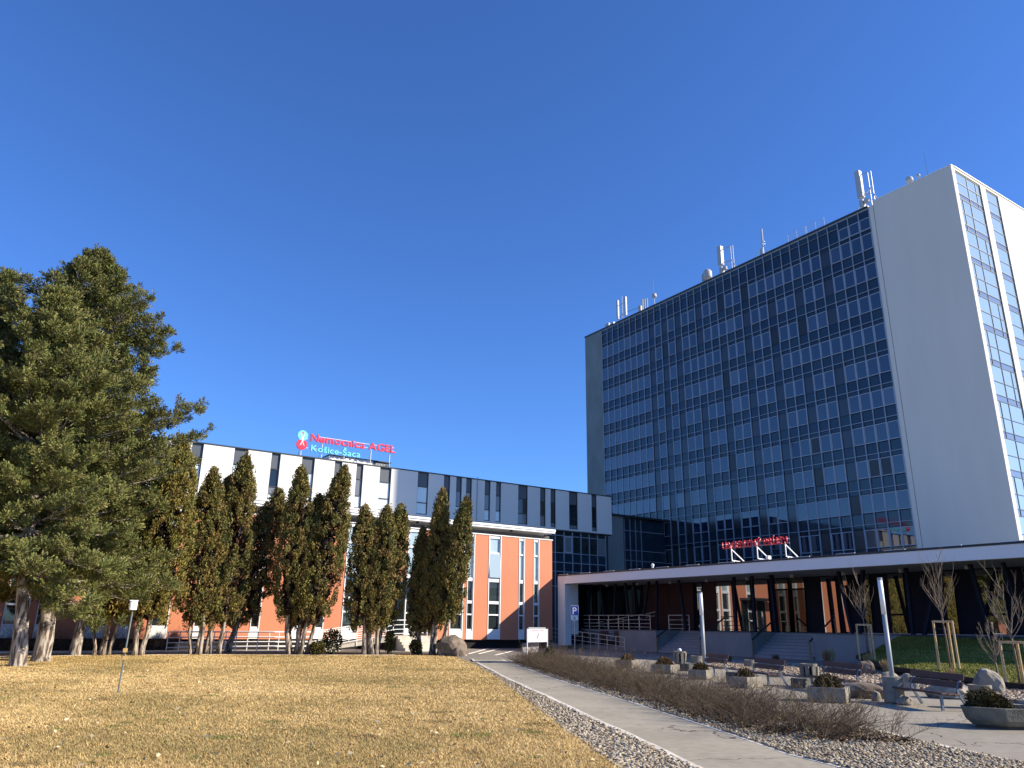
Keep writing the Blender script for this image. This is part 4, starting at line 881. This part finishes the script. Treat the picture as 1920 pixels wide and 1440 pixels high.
def grass(name, P, d, z, pal, hh, rng, wk=.00075):
    n = len(P); a = rng.random(n) * 6.283; h = hh * (.55 + .9 * rng.random(n)); lean = .35 + 1.5 * rng.random(n); w = (.0014 + wk * d) * (.7 + .6 * rng.random(n))
    b = np.concatenate([P, z[:, None]], 1); dr = np.stack([np.cos(a), np.sin(a)], 1); sd_ = np.stack([-np.sin(a), np.cos(a), np.zeros(n)], 1)
    tip = b + np.concatenate([dr * (h * lean)[:, None], h[:, None]], 1); v = np.stack([b - sd_ * w[:, None], b + sd_ * w[:, None], tip], 1).reshape(-1, 3)
    m = np.clip(.5 + .75 * noise2(P, .55, 3) + .45 * noise2(P, 2.1, 4) + rng.normal(size=n) * .30, 0, .999); col = pal[(m * len(pal)).astype(int)] * (.75 + .5 * rng.random(n))[:, None]
    if name == 'dry_grass':
        cs = P[rng.integers(0, n, 120)]; rs = .05 + .20 * rng.random(120) ** 2; kd = rng.random(120) < .6
        for c_, r_, g_ in zip(cs, rs, kd):
            e = ((P - c_) / r_); q = (e[:, 0] ** 2 + e[:, 1] ** 2 + rng.normal(size=n) * .35) < 1; col[q] = (np.array([.24, .235, .075]) if g_ else np.array([.31, .22, .10])) * (.7 + .6 * rng.random(q.sum()))[:, None]
    o = link(name, np_mesh(name, v, np.arange(n * 3).reshape(-1, 3), GRM, col)); return o
PALD = np.array([(.32, .25, .10), (.46, .325, .135), (.56, .395, .165), (.62, .445, .195), (.70, .52, .245)])
P, d = wedge_points(1100000, 8.0, 46, LAWN, NR); P = P + NR.normal(size=P.shape) * .055
tag(grass('dry_grass', P, d, np.full(len(P), .008), PALD, .030, NR, .00042), 'dry straw coloured winter lawn grass', 'grass', kind='stuff')
# green lawn blades on the mound
tri = np.array(RL_F); A, B_, C_, D_ = (RL_P[tri[:, k]] for k in range(4)); ar = np.linalg.norm(np.cross(B_ - A, D_ - A), axis=1); k = NR.choice(len(tri), 90000, p=ar / ar.sum()); u, v = NR.random(90000)[:, None], NR.random(90000)[:, None]
Q = A[k] * (1 - u) * (1 - v) + B_[k] * u * (1 - v) + C_[k] * u * v + D_[k] * (1 - u) * v
tag(grass('green_grass', Q[:, :2], np.full(len(Q), 26.), Q[:, 2] - .01, np.array([(.14, .155, .025), (.20, .205, .038), (.25, .245, .055), (.31, .27, .075)]), .05, NR, .0006), 'short green grass on the sloping lawn by the pavilion', 'grass', kind='stuff')
PEB = mat('pebbles', (.4, .35, .28), .8, attr=True, spec=.3)
phi = (1 + 5 ** .5) / 2
ICO = np.array([(-1, phi, 0), (1, phi, 0), (-1, -phi, 0), (1, -phi, 0), (0, -1, phi), (0, 1, phi), (0, -1, -phi), (0, 1, -phi), (phi, 0, -1), (phi, 0, 1), (-phi, 0, -1), (-phi, 0, 1)]) / math.hypot(1, phi)
ICF = np.array([(0, 11, 5), (0, 5, 1), (0, 1, 7), (0, 7, 10), (0, 10, 11), (1, 5, 9), (5, 11, 4), (11, 10, 2), (10, 7, 6), (7, 1, 8), (3, 9, 4), (3, 4, 2), (3, 2, 6), (3, 6, 8), (3, 8, 9), (4, 9, 5), (2, 4, 11), (6, 2, 10), (8, 6, 7), (9, 8, 1)])
OCT = np.array([(1, 0, 0), (-1, 0, 0), (0, 1, 0), (0, -1, 0), (0, 0, 1), (0, 0, -1)], float); OCF = np.array([(0, 2, 4), (2, 1, 4), (1, 3, 4), (3, 0, 4), (2, 0, 5), (1, 2, 5), (3, 1, 5), (0, 3, 5)])
def pebbles(name, P, size, z, pal, label, rng, flat=.62):
    P = P[np.argsort((P ** 2).sum(1))]; cut = min(len(P), 5500); V = []; Fs = []; Cs = []; off = 0
    for Q, base, fc in ((P[:cut], ICO, ICF), (P[cut:], OCT, OCF)):
        n = len(Q); m = len(base)
        if not n: continue
        s = size * (.55 + .9 * rng.random(n)); a = rng.random(n) * 6.283; ca, sa = np.cos(a), np.sin(a)
        b = base[None] * (1 + .22 * rng.normal(size=(n, m, 1))) * np.stack([s * (.8 + .7 * rng.random(n)), s, s * flat], 1)[:, None, :]
        x = b[:, :, 0] * ca[:, None] - b[:, :, 1] * sa[:, None]; y = b[:, :, 0] * sa[:, None] + b[:, :, 1] * ca[:, None]
        V.append(np.stack([x + Q[:, :1], y + Q[:, 1:2], b[:, :, 2] + z + (s * .3)[:, None]], 2).reshape(-1, 3)); Fs.append((fc[None] + m * np.arange(n)[:, None, None]).reshape(-1, 3) + off); off += n * m
        Cs.append(np.repeat(pal[rng.integers(0, len(pal), n)] * (.75 + .5 * rng.random(n))[:, None], len(fc), 0))
    o = link(name, np_mesh(name, np.concatenate(V), np.concatenate(Fs), PEB, np.concatenate(Cs))); tag(o, label, 'gravel', kind='stuff')
PALG = np.array([(.52, .44, .31), (.42, .33, .22), (.58, .51, .39), (.27, .21, .15), (.45, .385, .30), (.17, .135, .10), (.62, .56, .44), (.34, .27, .19)]) * np.array([.80, .79, .75])
P, d = wedge_points(260000, 8, 40, GRAV_L, NR); P = P[:17000]; pebbles('gravel_stones', P, .0225, 0, PALG, 'pale rounded gravel between the dry lawn and the path', NR)
P, d = wedge_points(260000, 8, 40, BED, NR); P = P[:20000]; pebbles('gravel_stones', P, .0215, 0, PALG * .95, 'pale gravel under the bare hedge', NR)
P, d = wedge_points(160000, 14, 40, ROCKG, NR); P = P[:9500]; pebbles('gravel_stones', P, .045, .03, PALG * np.array([1, .93, .92]), 'pinkish gravel of the rock garden behind the benches', NR)
# dead leaves on the lawn and under the hedge
n = 420; P, d = wedge_points(6000, 8, 36, LAWN, NR); P = P[:n]; n = len(P); a = NR.random(n) * 6.28; C3 = np.concatenate([P, np.full((n, 1), .05)], 1); D3 = np.stack([np.cos(a), np.sin(a), .25 * NR.normal(size=n)], 1); D3 /= np.linalg.norm(D3, axis=1)[:, None]
v, f = fan_faces(C3, D3, .05 + .04 * NR.random(n), .03 + .03 * NR.random(n), NR)
tag(link('fallen_leaves', np_mesh('fallen_leaves', v, f, GRM, np.array([(.60, .48, .28), (.35, .22, .1), (.62, .52, .33), (.2, .12, .06)])[NR.integers(0, 4, n)])), 'scattered pale dead leaves on the dry lawn', 'leaves', kind='stuff')

hs = np.concatenate([[o.location.x, o.location.y] for o in COL.objects if o.name.startswith('bare_shrub')]).reshape(-1, 2)
k = NR.integers(0, len(hs), 7000); P = hs[k] + NR.normal(size=(7000, 2)) * .20; n = len(P); a = NR.random(n) * 6.28
D3 = np.stack([np.cos(a), np.sin(a), .3 * NR.normal(size=n)], 1); D3 /= np.linalg.norm(D3, axis=1)[:, None]
v, f = fan_faces(np.concatenate([P, .025 + .03 * NR.random((n, 1))], 1), D3, .04 + .05 * NR.random(n), .025 + .025 * NR.random(n), NR)
tag(link('leaf_litter', np_mesh('leaf_litter', v, f, GRM, np.array([(.10, .055, .03), (.16, .09, .05), (.07, .04, .025), (.22, .14, .08)])[NR.integers(0, 4, n)])), 'brown dead leaf litter under the bare hedge', 'leaf litter', kind='stuff')
hd = sorted((o for o in COL.objects if o.name.startswith('bare_shrub')), key=lambda o: o.location.length)
hd[0]['label'] = 'arching bare shrub at the very near end of the hedge'; hd[-1]['label'] = 'bare shrub at the far end of the hedge by the notice board'
# ------------------------------------------------------------------ benches, planters, bins, lamps, rocks
WOODB = mat('bench_slat', (.085, .038, .03), .6, .2, 4, .2, stretch=(1, 1, 1))
LEGM = mat('bench_leg', (.16, .19, .22), .45, 0, metal=.2)
def bench(label, fr, ang, L=1.74):
    t = thing('park_bench', label, 'bench', (*fr, 0), ang, 'brown slatted benches on the plaza', local=True)
    # local: x along seat (0..L), y backwards
    for k in range(3): MB().box(-.06, .0 + .145 * k, .32 - .012 * k, L + .06, .13 + .145 * k, .355 - .012 * k).build('slat', WOODB, t, bevel=.008)
    for k in range(2):
        z = .44 + .16 * k; y = .46 + .055 * k
        MB().add([(-.06, y, z), (L + .06, y, z), (L + .06, y + .035, z), (-.06, y + .035, z), (-.06, y + .045, z + .13), (L + .06, y + .045, z + .13), (L + .06, y + .08, z + .13), (-.06, y + .08, z + .13)], [(0, 3, 2, 1), (4, 5, 6, 7), (0, 1, 5, 4), (1, 2, 6, 5), (2, 3, 7, 6), (3, 0, 4, 7)]).build('back_slat', WOODB, t, bevel=.008)
    for x in (.06, L - .06):
        MB().bar((x, .06, 0), (x, .06, .32), .05).build('leg', LEGM, t); MB().bar((x, .66, 0), (x, .44, .38), .05).bar((x, .44, .38), (x, .60, .72), .045).build('rear_leg', LEGM, t)
        MB().bar((x, .02, .295), (x, .46, .27), .04).build('seat_bearer', LEGM, t)
AB = math.atan2(10.99 - 9.46, 18.03 - 17.24)
def bloc(right, ang): return right
for lb, fr in (('nearest slatted bench beside the concrete lamp base', (17.24, 9.46)), ('second bench, behind the rectangular trough and slotted bin', (19.35, 13.15)),
               ('third bench from the near end, before the right stair', (19.31, 15.59)), ('farthest bench beside the far lamp post', (21.17, 19.33))):
    # seat runs from the right front foot to the left front foot; back is away from the camera
    t = bench(lb, fr, AB + (.0 if fr[0] < 18 else .06))
# benches are mirrored so that y points away from the camera
for o in [o for o in COL.objects if o.name.startswith('park_bench')]: o.scale = (1, -1, 1)
def planter(label, corner, e1, L1, L2, h, seed, tone=0., plant=True):
    a = math.atan2(e1[1], e1[0]); t = thing('stone_planter', label, 'planter', (*corner, 0), a, 'rectangular concrete planters on the plaza', local=True); w = .07
    b = MB().box(0, 0, 0, L1, w, h).box(0, L2 - w, 0, L1, L2, h).box(0, w, 0, w, L2 - w, h).box(L1 - w, w, 0, L1, L2 - w, h).box(w, w, 0, L1 - w, L2 - w, h * .75)
    b.build('trough', CONC2, t); MB().box(w, w, h * .75, L1 - w, L2 - w, h * .88).build('soil', SOIL, t)
    if plant:
        rng = np.random.default_rng(seed); n = 1500; g = rng.normal(size=(n, 3)); g /= np.linalg.norm(g, axis=1)[:, None]; g[:, 2] = np.abs(g[:, 2]); q = rng.random(n) ** .35; r = min(L1, L2) * .42
        C = np.stack([L1 / 2 + g[:, 0] * r * q, L2 / 2 + g[:, 1] * r * q, h * .85 + g[:, 2] * r * .95 * q], 1); D = g + rng.normal(size=(n, 3)) * .6; D /= np.linalg.norm(D, axis=1)[:, None]
        v, f = fan_faces(C, D, .08 + .06 * rng.random(n), .02 + .02 * rng.random(n), rng); col = (np.array([.075, .055, .022]) * (1 - tone) + np.array([.14, .075, .03]) * tone)[None] * (.6 + .8 * rng.random(n))[:, None]
        link('shrub', np_mesh('shrub', v, f, FOL, col), t)
planter('square concrete planter with dark twiggy shrub before the second bench', (16.95, 11.5), (.89, .455), .82, .85, .31, 1, .1)
planter('concrete planter with round green shrub between the lamp and the bin', (18.4, 15.55), (.97, .13), .78, .62, .28, 2, .25)
planter('concrete planter with small dark shrub at the far lamp', (20.07, 18.63), (.9, .43), .8, .62, .28, 3, .2)
planter('concrete planter with brown dried shrub left of the far bin', (21.28, 21.46), (.9, .43), .85, .75, .29, 4, .9)
planter('farthest concrete planter with brown dried shrub by the hedge end', (22.5, 24.9), (.9, .43), .8, .7, .29, 5, .9)
for lb, c, L1, L2, h in (('low dark stone block between the third bench and planter', (19.2, 16.55), .6, .5, .34), ('low dark stone block left of the slotted near bin', (20.1, 14.9), .7, .5, .24), ('low dark stone block in front of the far slotted bin', (23.4, 22.6), .8, .5, .25)):
    tag(MB().box(c[0], c[1], -.02, c[0] + L1, c[1] + L2, h).build('stone_block', mat('dark_stone', (.10, .095, .085), .9, .3, 5, .5), bevel=.02), lb, 'stone block', 'low stone blocks on the plaza')
def near_planter():
    fw = np.array([.5256, .7957]); rt = np.array([.8319, -.5547]); A = np.array([15.1, 7.18]); B = np.array([14.87, 7.64]) + np.array([.0, .16])
    poly = np.array([A, A + rt * .85 + fw * .02, A + rt * 1.12 + fw * .38, A + rt * 1.0 + fw * .85, B + rt * .62 + fw * .72, B + rt * .12 + fw * .28, B]); c = poly.mean(0)
    t = thing('angular_planter', 'large weathered angular concrete planter with dark cushion shrub at right edge', 'planter', (c[0], c[1], 0)); n = len(poly)
    V = []
    for k, z in ((.80, .035), (.92, .12), (1.0, .33), (.93, .335), (.88, .25), (.02, .23)): V += [(*(c + (p - c) * k), z) for p in poly]
    F = [(i * n + k, i * n + (k + 1) % n, (i + 1) * n + (k + 1) % n, (i + 1) * n + k) for i in range(5) for k in range(n)] + [tuple(range(n - 1, -1, -1)), tuple(range(5 * n, 6 * n))]
    MB().add(V, F).build('bowl', mat('old_concrete', (.15, .14, .11), .95, .3, 5, .7), t, bevel=.012)
    MB().prism([tuple(c + (p - c) * .7) for p in poly], -.02, .03).build('foot', mat('brown_foot', (.10, .07, .05), .9), t)
    MB().prism([tuple(c + (p - c) * .87) for p in poly], .2, .262).build('soil', SOIL, t)
    rng = np.random.default_rng(8); n = 5200; g = rng.normal(size=(n, 3)); g /= np.linalg.norm(g, axis=1)[:, None]; g[:, 2] = np.abs(g[:, 2]); q = rng.random(n) ** .3; o = A + rt * .02 + fw * .55 - c
    lump = 1 + .18 * np.sin(g[:, 0] * 5) * np.sin(g[:, 1] * 6 + 1)
    C = np.stack([o[0] + g[:, 0] * .36 * q * lump, o[1] + g[:, 1] * .36 * q * lump, .25 + g[:, 2] * .36 * q * lump], 1); D = g + rng.normal(size=(n, 3)) * .7; D /= np.linalg.norm(D, axis=1)[:, None]; v, f = fan_faces(C, D, .05 + .05 * rng.random(n), .012 + .014 * rng.random(n), rng)
    link('shrub', np_mesh('shrub', v, f, FOL, np.array([(.08, .06, .018), (.11, .075, .025), (.055, .045, .016)])[rng.integers(0, 3, n)] * (.6 + .8 * rng.random(n))[:, None]), t)
near_planter()
def litter_bin(label, x, y, h, r, seed):
    t = thing('litter_bin', label, 'bin', (x, y, 0), .4, 'slotted concrete litter bins', local=True)
    MB().lathe([(r * .72, .03), (r * .85, h - .04)], (0, 0, 0), 16).build('liner', BLACK, t)
    for k in range(8):
        a = k * math.pi / 4; b = MB(); w0, w1 = r * .52, r * .68
        for (rr_, z, w) in ((r * .8, .02, w0), (r, h - .08, w1)): pass
        d = Vector((math.cos(a), math.sin(a), 0)); s = Vector((-math.sin(a), math.cos(a), 0)); v = []
        for (q, z, w) in ((r * .74, .02, w0 * .36), (r * .92, h - .07, w1 * .36)):
            v += [d * q - s * w + Vector((0, 0, z)), d * q + s * w + Vector((0, 0, z)), d * (q + .06) + s * w + Vector((0, 0, z)), d * (q + .06) - s * w + Vector((0, 0, z))]
        b.add(v, [(0, 1, 2, 3), (7, 6, 5, 4), (0, 4, 5, 1), (1, 5, 6, 2), (2, 6, 7, 3), (3, 7, 4, 0)]); b.build('rib', CONC2, t)
    MB().lathe([(r * 1.0, h - .07), (r * 1.1, h), (r * .85, h + .005), (r * .8, h - .06)], (0, 0, 0), 16).build('rim', CONC2, t); MB().lathe([(r * .8, 0), (r * .84, .03)], (0, 0, 0), 16).build('base', CONC2, t)
    return t
litter_bin('slotted concrete litter bin left of the second bench', 20.95, 15.35, .62, .23, 1)
b2 = litter_bin('slotted concrete litter bin with white cap near the far stair', 27.4, 27.0, .55, .28, 2)
MB().lathe([(.08, .55), (.1, .6), (.05, .68)], (0, 0, 0), 10).build('cap', WHITEP, b2, smooth=True)
def lamp(label, x, y, zt, zl, r, base=None):
    t = thing('lamp_post', label, 'lamp post', (x, y, 0), group='grey lamp posts with white light columns')
    MB().tube([(x, y, 0), (x, y, zl)], r, 14).build('pole', GREYP, t, smooth=True)
    h = MB().tube([(x, y, zl + .002), (x, y, zt)], r * 1.02, 14).build('light_column', mat('opal_diffuser', (.85, .85, .85), .3), t, smooth=True)
    MB().tube([(x, y, zt + .002), (x, y, zt + .06)], r * 1.04, 14).build('cap', GREYP, t)
    if base: MB().lathe([(base[0] * 1.04, 0), (base[0], base[1])], (x, y, 0), 24).build('concrete_base', CONC2, t)
lamp('near white topped lamp post in a round concrete base', 18.25, 11.1, 2.78, 1.98, .055, (.225, .56))
lamp('far white topped lamp post beside the farthest bench', 24.55, 22.85, 2.95, 2.1, .075)
for lb, x, y, r, h in (('large concrete cylinder behind the near planter', 18.93, 9.46, .235, .47), ('small pale concrete ash cylinder left of the far lamp', 28.1, 26.6, .3, .36), ('small pale concrete ash cylinder beside the third bench', 27.9, 23.35, .26, .32)):
    t = thing('ash_cylinder', lb, 'ash bin', (x, y, 0), group='round concrete ash cylinders'); MB().lathe([(r, 0), (r, h), (r * .85, h + .002), (r * .82, h - .06), (.02, h - .06)], (x, y, 0), 22).build('drum', CONC2, t)
STONE = mat('boulder_stone', (.16, .135, .105), .9, 0, 3.5, .9, col2=(.38, .34, .27), detail=9)
STONED = mat('dark_boulder', (.10, .075, .055), .9, 0, 2.5, .9, col2=(.24, .19, .14))
def boulder(label, x, y, sx, sy, h, seed, m=STONE, rz=0., z=0.):
    rr = np.random.default_rng(seed); import bmesh
    bm = bmesh.new(); bmesh.ops.create_icosphere(bm, subdivisions=3, radius=1); cs = rr.normal(size=(9, 3)); cs /= np.linalg.norm(cs, axis=1)[:, None]
    for v in bm.verts:
        n = np.array(v.co); k = 1.
        for c in cs: k = min(k, (.72 + .2 * abs(c[2])) / max(n @ c, 1e-3)) if n @ c > .6 else k
        k += .05 * math.sin(n[0] * 5 + seed) * math.sin(n[1] * 6) + .025 * math.sin(n[2] * 13 + n[0] * 9)
        v.co = Vector((n[0] * sx * k, n[1] * sy * k, n[2] * h * .75 * k + h * .3))
    me = bpy.data.meshes.new('boulder'); bm.to_mesh(me); bm.free(); me.materials.append(m)
    o = link('boulder', me, None, (x, y, z), (0, 0, rz)); tag(o, label, 'boulder', 'boulders in the rock garden and by the lawn'); return o
boulder('pale pointed boulder behind the concrete cylinder near the lawn edge', 23.25, 11.4, .42, .40, .62, 1)
boulder('wide flat pale rock behind the nearest bench', 20.9, 11.2, .35, .62, .36, 2, STONE, .5)
boulder('dark flat slab left of the near lamp base', 18.75, 12.3, .35, .62, .34, 3, STONED, .6)
boulder('small brown rock at the foot of the rock garden slope', 28.0, 18.0, .35, .4, .5, 4, STONED, .2)
boulder('small rounded rock left of the near lamp base', 25.3, 15.5, .3, .3, .3, 5)
boulder('round pale rock right of the near lamp base top', 22.4, 13.2, .26, .3, .42, 6)
boulder('little pale stone on the plaza at the near lamp base foot', 18.0, 10.7, .16, .2, .16, 7)
boulder('small yellowish stone beside the dark flat slab', 18.3, 11.6, .12, .12, .2, 8)
boulder('pale stone behind the third bench', 22.9, 16.4, .3, .5, .26, 9)
boulder('small pale stone between second bench and bin', 21.5, 14.2, .2, .25, .22, 10)
boulder('large brown boulder at the foot of the right end conifer', 21.6, 38.3, .95, .75, 1.0, 11, STONED, .3)
boulder('small smooth stone in front of the large brown boulder', 21.6, 37.5, .38, .32, .42, 12, mat('brown_stone', (.20, .15, .11), .9, .2, 3, .6))
# dry ornamental tufts in the rock garden
DRY = mat('dry_tuft', (.42, .29, .14), .85, attr=True)
def tuft(label, x, y, z, h, seed, c=(.40, .27, .12)):
    rng = np.random.default_rng(seed); n = 240; a = rng.random(n) * 6.28; D = np.stack([np.cos(a) * .45 * rng.random(n), np.sin(a) * .45 * rng.random(n), np.ones(n)], 1); D /= np.linalg.norm(D, axis=1)[:, None]; L = h * (.5 + .6 * rng.random(n)); C = D * (L / 2)[:, None] + rng.normal(size=(n, 3)) * np.array([.05, .05, 0])
    v, f = fan_faces(C, D, L, np.full(n, .014), rng); o = link('grass_tuft', np_mesh('grass_tuft', v, f, DRY, np.array(c)[None] * (.6 + .7 * rng.random(n))[:, None]), None, (x, y, z)); tag(o, label, 'ornamental grass', 'dry grass tufts in the rock garden')
for i, (lb, x, y, z, h, c) in enumerate((('dry straw tuft at the left tip of the green lawn', 31.6, 20.2, .15, .55, (.40, .27, .12)), ('dry reddish tuft before the retaining wall right of the right stair', 33.6, 23.6, .05, .7, (.30, .17, .08)), ('dry straw tuft beside the small brown rock', 28.3, 17.4, .1, .5, (.42, .29, .14)), ('small dry tuft on the lawn edge behind the nearest bench', 26.2, 13.9, .1, .4, (.42, .29, .14)), ('small dry tuft on the lawn edge right of the pointed boulder', 24.9, 11.0, .08, .4, (.42, .29, .14)), ('small dry tuft on the lawn edge left of the pointed boulder', 25.6, 12.7, .1, .38, (.40, .25, .12)), ('dark dried perennials below the right stair', 33.0, 26.0, .0, .45, (.10, .07, .04)), ('pale dried stems at the foot of the retaining wall', 34.8, 24.2, .05, .75, (.46, .36, .2)), ('low dark herb clump between the two stairs', 31.2, 27.4, 0, .35, (.09, .08, .04)))): tuft(lb, x, y, z, h, 70 + i, c)

# signs and bird house
def notice_board():
    t = thing('notice_board', 'white no smoking notice board on two posts at the path', 'sign', (21.4, 29.9, 0))
    p, q = Vector((20.44, 29.42, 0)), Vector((22.32, 30.4, 0)); q = p + (q - p).normalized() * 2.02; d = (q - p).normalized(); n = Vector((d.y, -d.x, 0))
    for c in (p, q): MB().tube([(c.x, c.y, 0), (c.x, c.y, 1.46)], .028, 8).build('post', WHITEP, t)
    def slab(nm, a, b, z0, z1, o0, o1, m):
        A = p + d * (a * 1.42); B = p + d * (b * 1.42); v = []
        for z in (z0, z1):
            for c, o in ((A, o0), (B, o0), (B, o1), (A, o1)): v.append((c.x + n.x * o, c.y + n.y * o, z))
        return MB().add(v, [(0, 1, 2, 3), (7, 6, 5, 4), (0, 4, 5, 1), (1, 5, 6, 2), (2, 6, 7, 3), (3, 7, 4, 0)]).build(nm, m, t)
    b = slab('board', .04, 1.38, .88, 1.44, -.015, .015, mat('board_white', (.55, .56, .60), .5)); slab('head_board', .12, 1.34, 1.45, 1.52, -.06, -.02, GREYP); slab('back_panel', .2, 1.3, .42, .84, -.4, -.37, mat('back_panel_grey', (.25, .23, .25), .8))  # the panel behind the board is plain grey
    rr = random.Random(3); x = .30
    for wlen in (8, 5):
        for k in range(wlen):
            for j in range(2): slab('lettering', x + .028 * j, x + .012 + .028 * j, 1.35 + rr.uniform(0, .006), 1.405, .016, .018, RED) if (k + j) % 3 or True else None
            x += .062
        x += .05
    # emblem: ring and struck cigarette
    c = p + d * 1.01; V = []; nn = 28
    for r in (.17, .155):
        for o in (.016, .018):
            for k in range(nn): a = 2 * math.pi * k / nn; V.append((c.x + d.x * r * math.cos(a) + n.x * o, c.y + d.y * r * math.cos(a) + n.y * o, 1.14 + r * math.sin(a)))
    MB().add(V, [(nn + k, nn + (k + 1) % nn, 3 * nn + (k + 1) % nn, 3 * nn + k) for k in range(nn)]).build('emblem_ring', mat('pale_ring', (.75, .70, .72), .5), t)
    def stroke(a0, z0, a1, z1, w, m, nm, o=.02):
        dx, dz = a1 - a0, z1 - z0; L = math.hypot(dx, dz); px, pz_ = -dz / L * w / 2, dx / L * w / 2; P = [(a0 - px + .3, z0 - pz_), (a1 - px + .3, z1 - pz_), (a1 + px + .3, z1 + pz_), (a0 + px + .3, z0 + pz_)]
        MB().add([tuple(p + d * a + n * oo + Vector((0, 0, z))) for oo in (.016, o) for a, z in P], [(0, 3, 2, 1), (4, 5, 6, 7), (0, 1, 5, 4), (1, 2, 6, 5), (2, 3, 7, 6), (3, 0, 4, 7)]).build(nm, m, t)
    stroke(.60, 1.03, .81, 1.26, .052, mat('plum_stroke', (.16, .03, .07), .5), 'emblem_stroke'); stroke(.73, 1.12, .86, 1.12, .012, GREYP, 'emblem_line', .019)
notice_board()
def parking_sign():
    t = thing('parking_sign', 'blue and white parking sign with white plate on a thin post', 'sign', (32.81, 41.74, 0))
    d = Vector((.8319, -.5547, 0)).normalized(); n = Vector((-d.y, d.x, 0)) * -1; c = Vector((32.81, 41.74, 0))
    MB().tube([(c.x, c.y, 0), (c.x, c.y, 2.85)], .035, 8).build('post', STEEL, t)
    def plate(nm, a0, a1, z0, z1, o0, o1, m):
        v = [tuple(c + d * a + n * o + Vector((0, 0, z))) for z in (z0, z1) for a, o in ((a0, o0), (a1, o0), (a1, o1), (a0, o1))]
        MB().add(v, [(0, 1, 2, 3), (7, 6, 5, 4), (0, 4, 5, 1), (1, 5, 6, 2), (2, 6, 7, 3), (3, 7, 4, 0)]).build(nm, m, t)
    plate('plate', -.26, .26, 2.28, 2.9, .04, .06, WHITEP); plate('blue_field', -.235, .235, 2.31, 2.875, .061, .066, BLUE); plate('lower_plate', -.24, .24, 1.97, 2.25, .04, .06, WHITEP)
    me = text_mesh('P', .6, .004); M = Matrix((d, Vector((0, 0, 1)), n)).transposed()
    for v in me.vertices: v.co = M @ Vector((v.co.x, v.co.y, v.co.z)) + d * -.17
    me.materials.clear(); me.materials.append(WHITEP); place('letter', me, t, tuple(c + n * .072 + Vector((0, 0, 2.37))))
    plate('wheelchair_symbol', -.05, .05, 2.02, 2.12, .061, .066, DFRAME); plate('wheelchair_symbol', -.045, -.015, 2.12, 2.2, .061, .066, DFRAME)
parking_sign()
def bird_house():
    x, y = 2.96, 20.48
    t = thing('bird_house', 'small white box on a thin pole in the dry lawn', 'bird house', (x, y, 0))
    MB().tube([(x - .04, y, -.05), (x, y, 1.82)], .018, 8).build('pole', mat('pole_green', (.16, .19, .18), .5, .2, 8, metal=.3), t)
    part('box', WHITEP, t, (x - .06, y - .07, 1.82, x + .075, y + .06, 2.02)); part('front', GREYP, t, (x - .085, y - .065, 1.83, x - .062, y + .055, 2.01)); part('roof', WHITEP, t, (x - .095, y - .085, 2.022, x + .085, y + .075, 2.04))
    part('clamp', mat('ochre_clamp', (.42, .27, .09), .8), t, (x - .075, y - .045, .88, x + .02, y + .04, .97), (x - .065, y - .04, .72, x + .02, y + .035, .80))
bird_house()
# bare bushes along the orange wall, left
WB = [shrub_mesh(40 + k, 1.25, 40) for k in range(2)]
for i in range(16):
    o = link('wall_shrub', WB[i % 2], None, (-3.4 + i * .82 + R.uniform(-.1, .1), 48.2 + R.uniform(-.15, .15), 0), (0, 0, R.random() * 6)); tag(o, 'leafless shrub against the foot of the orange wall behind the pine trunks', 'shrub', 'leafless shrubs along the orange wall')
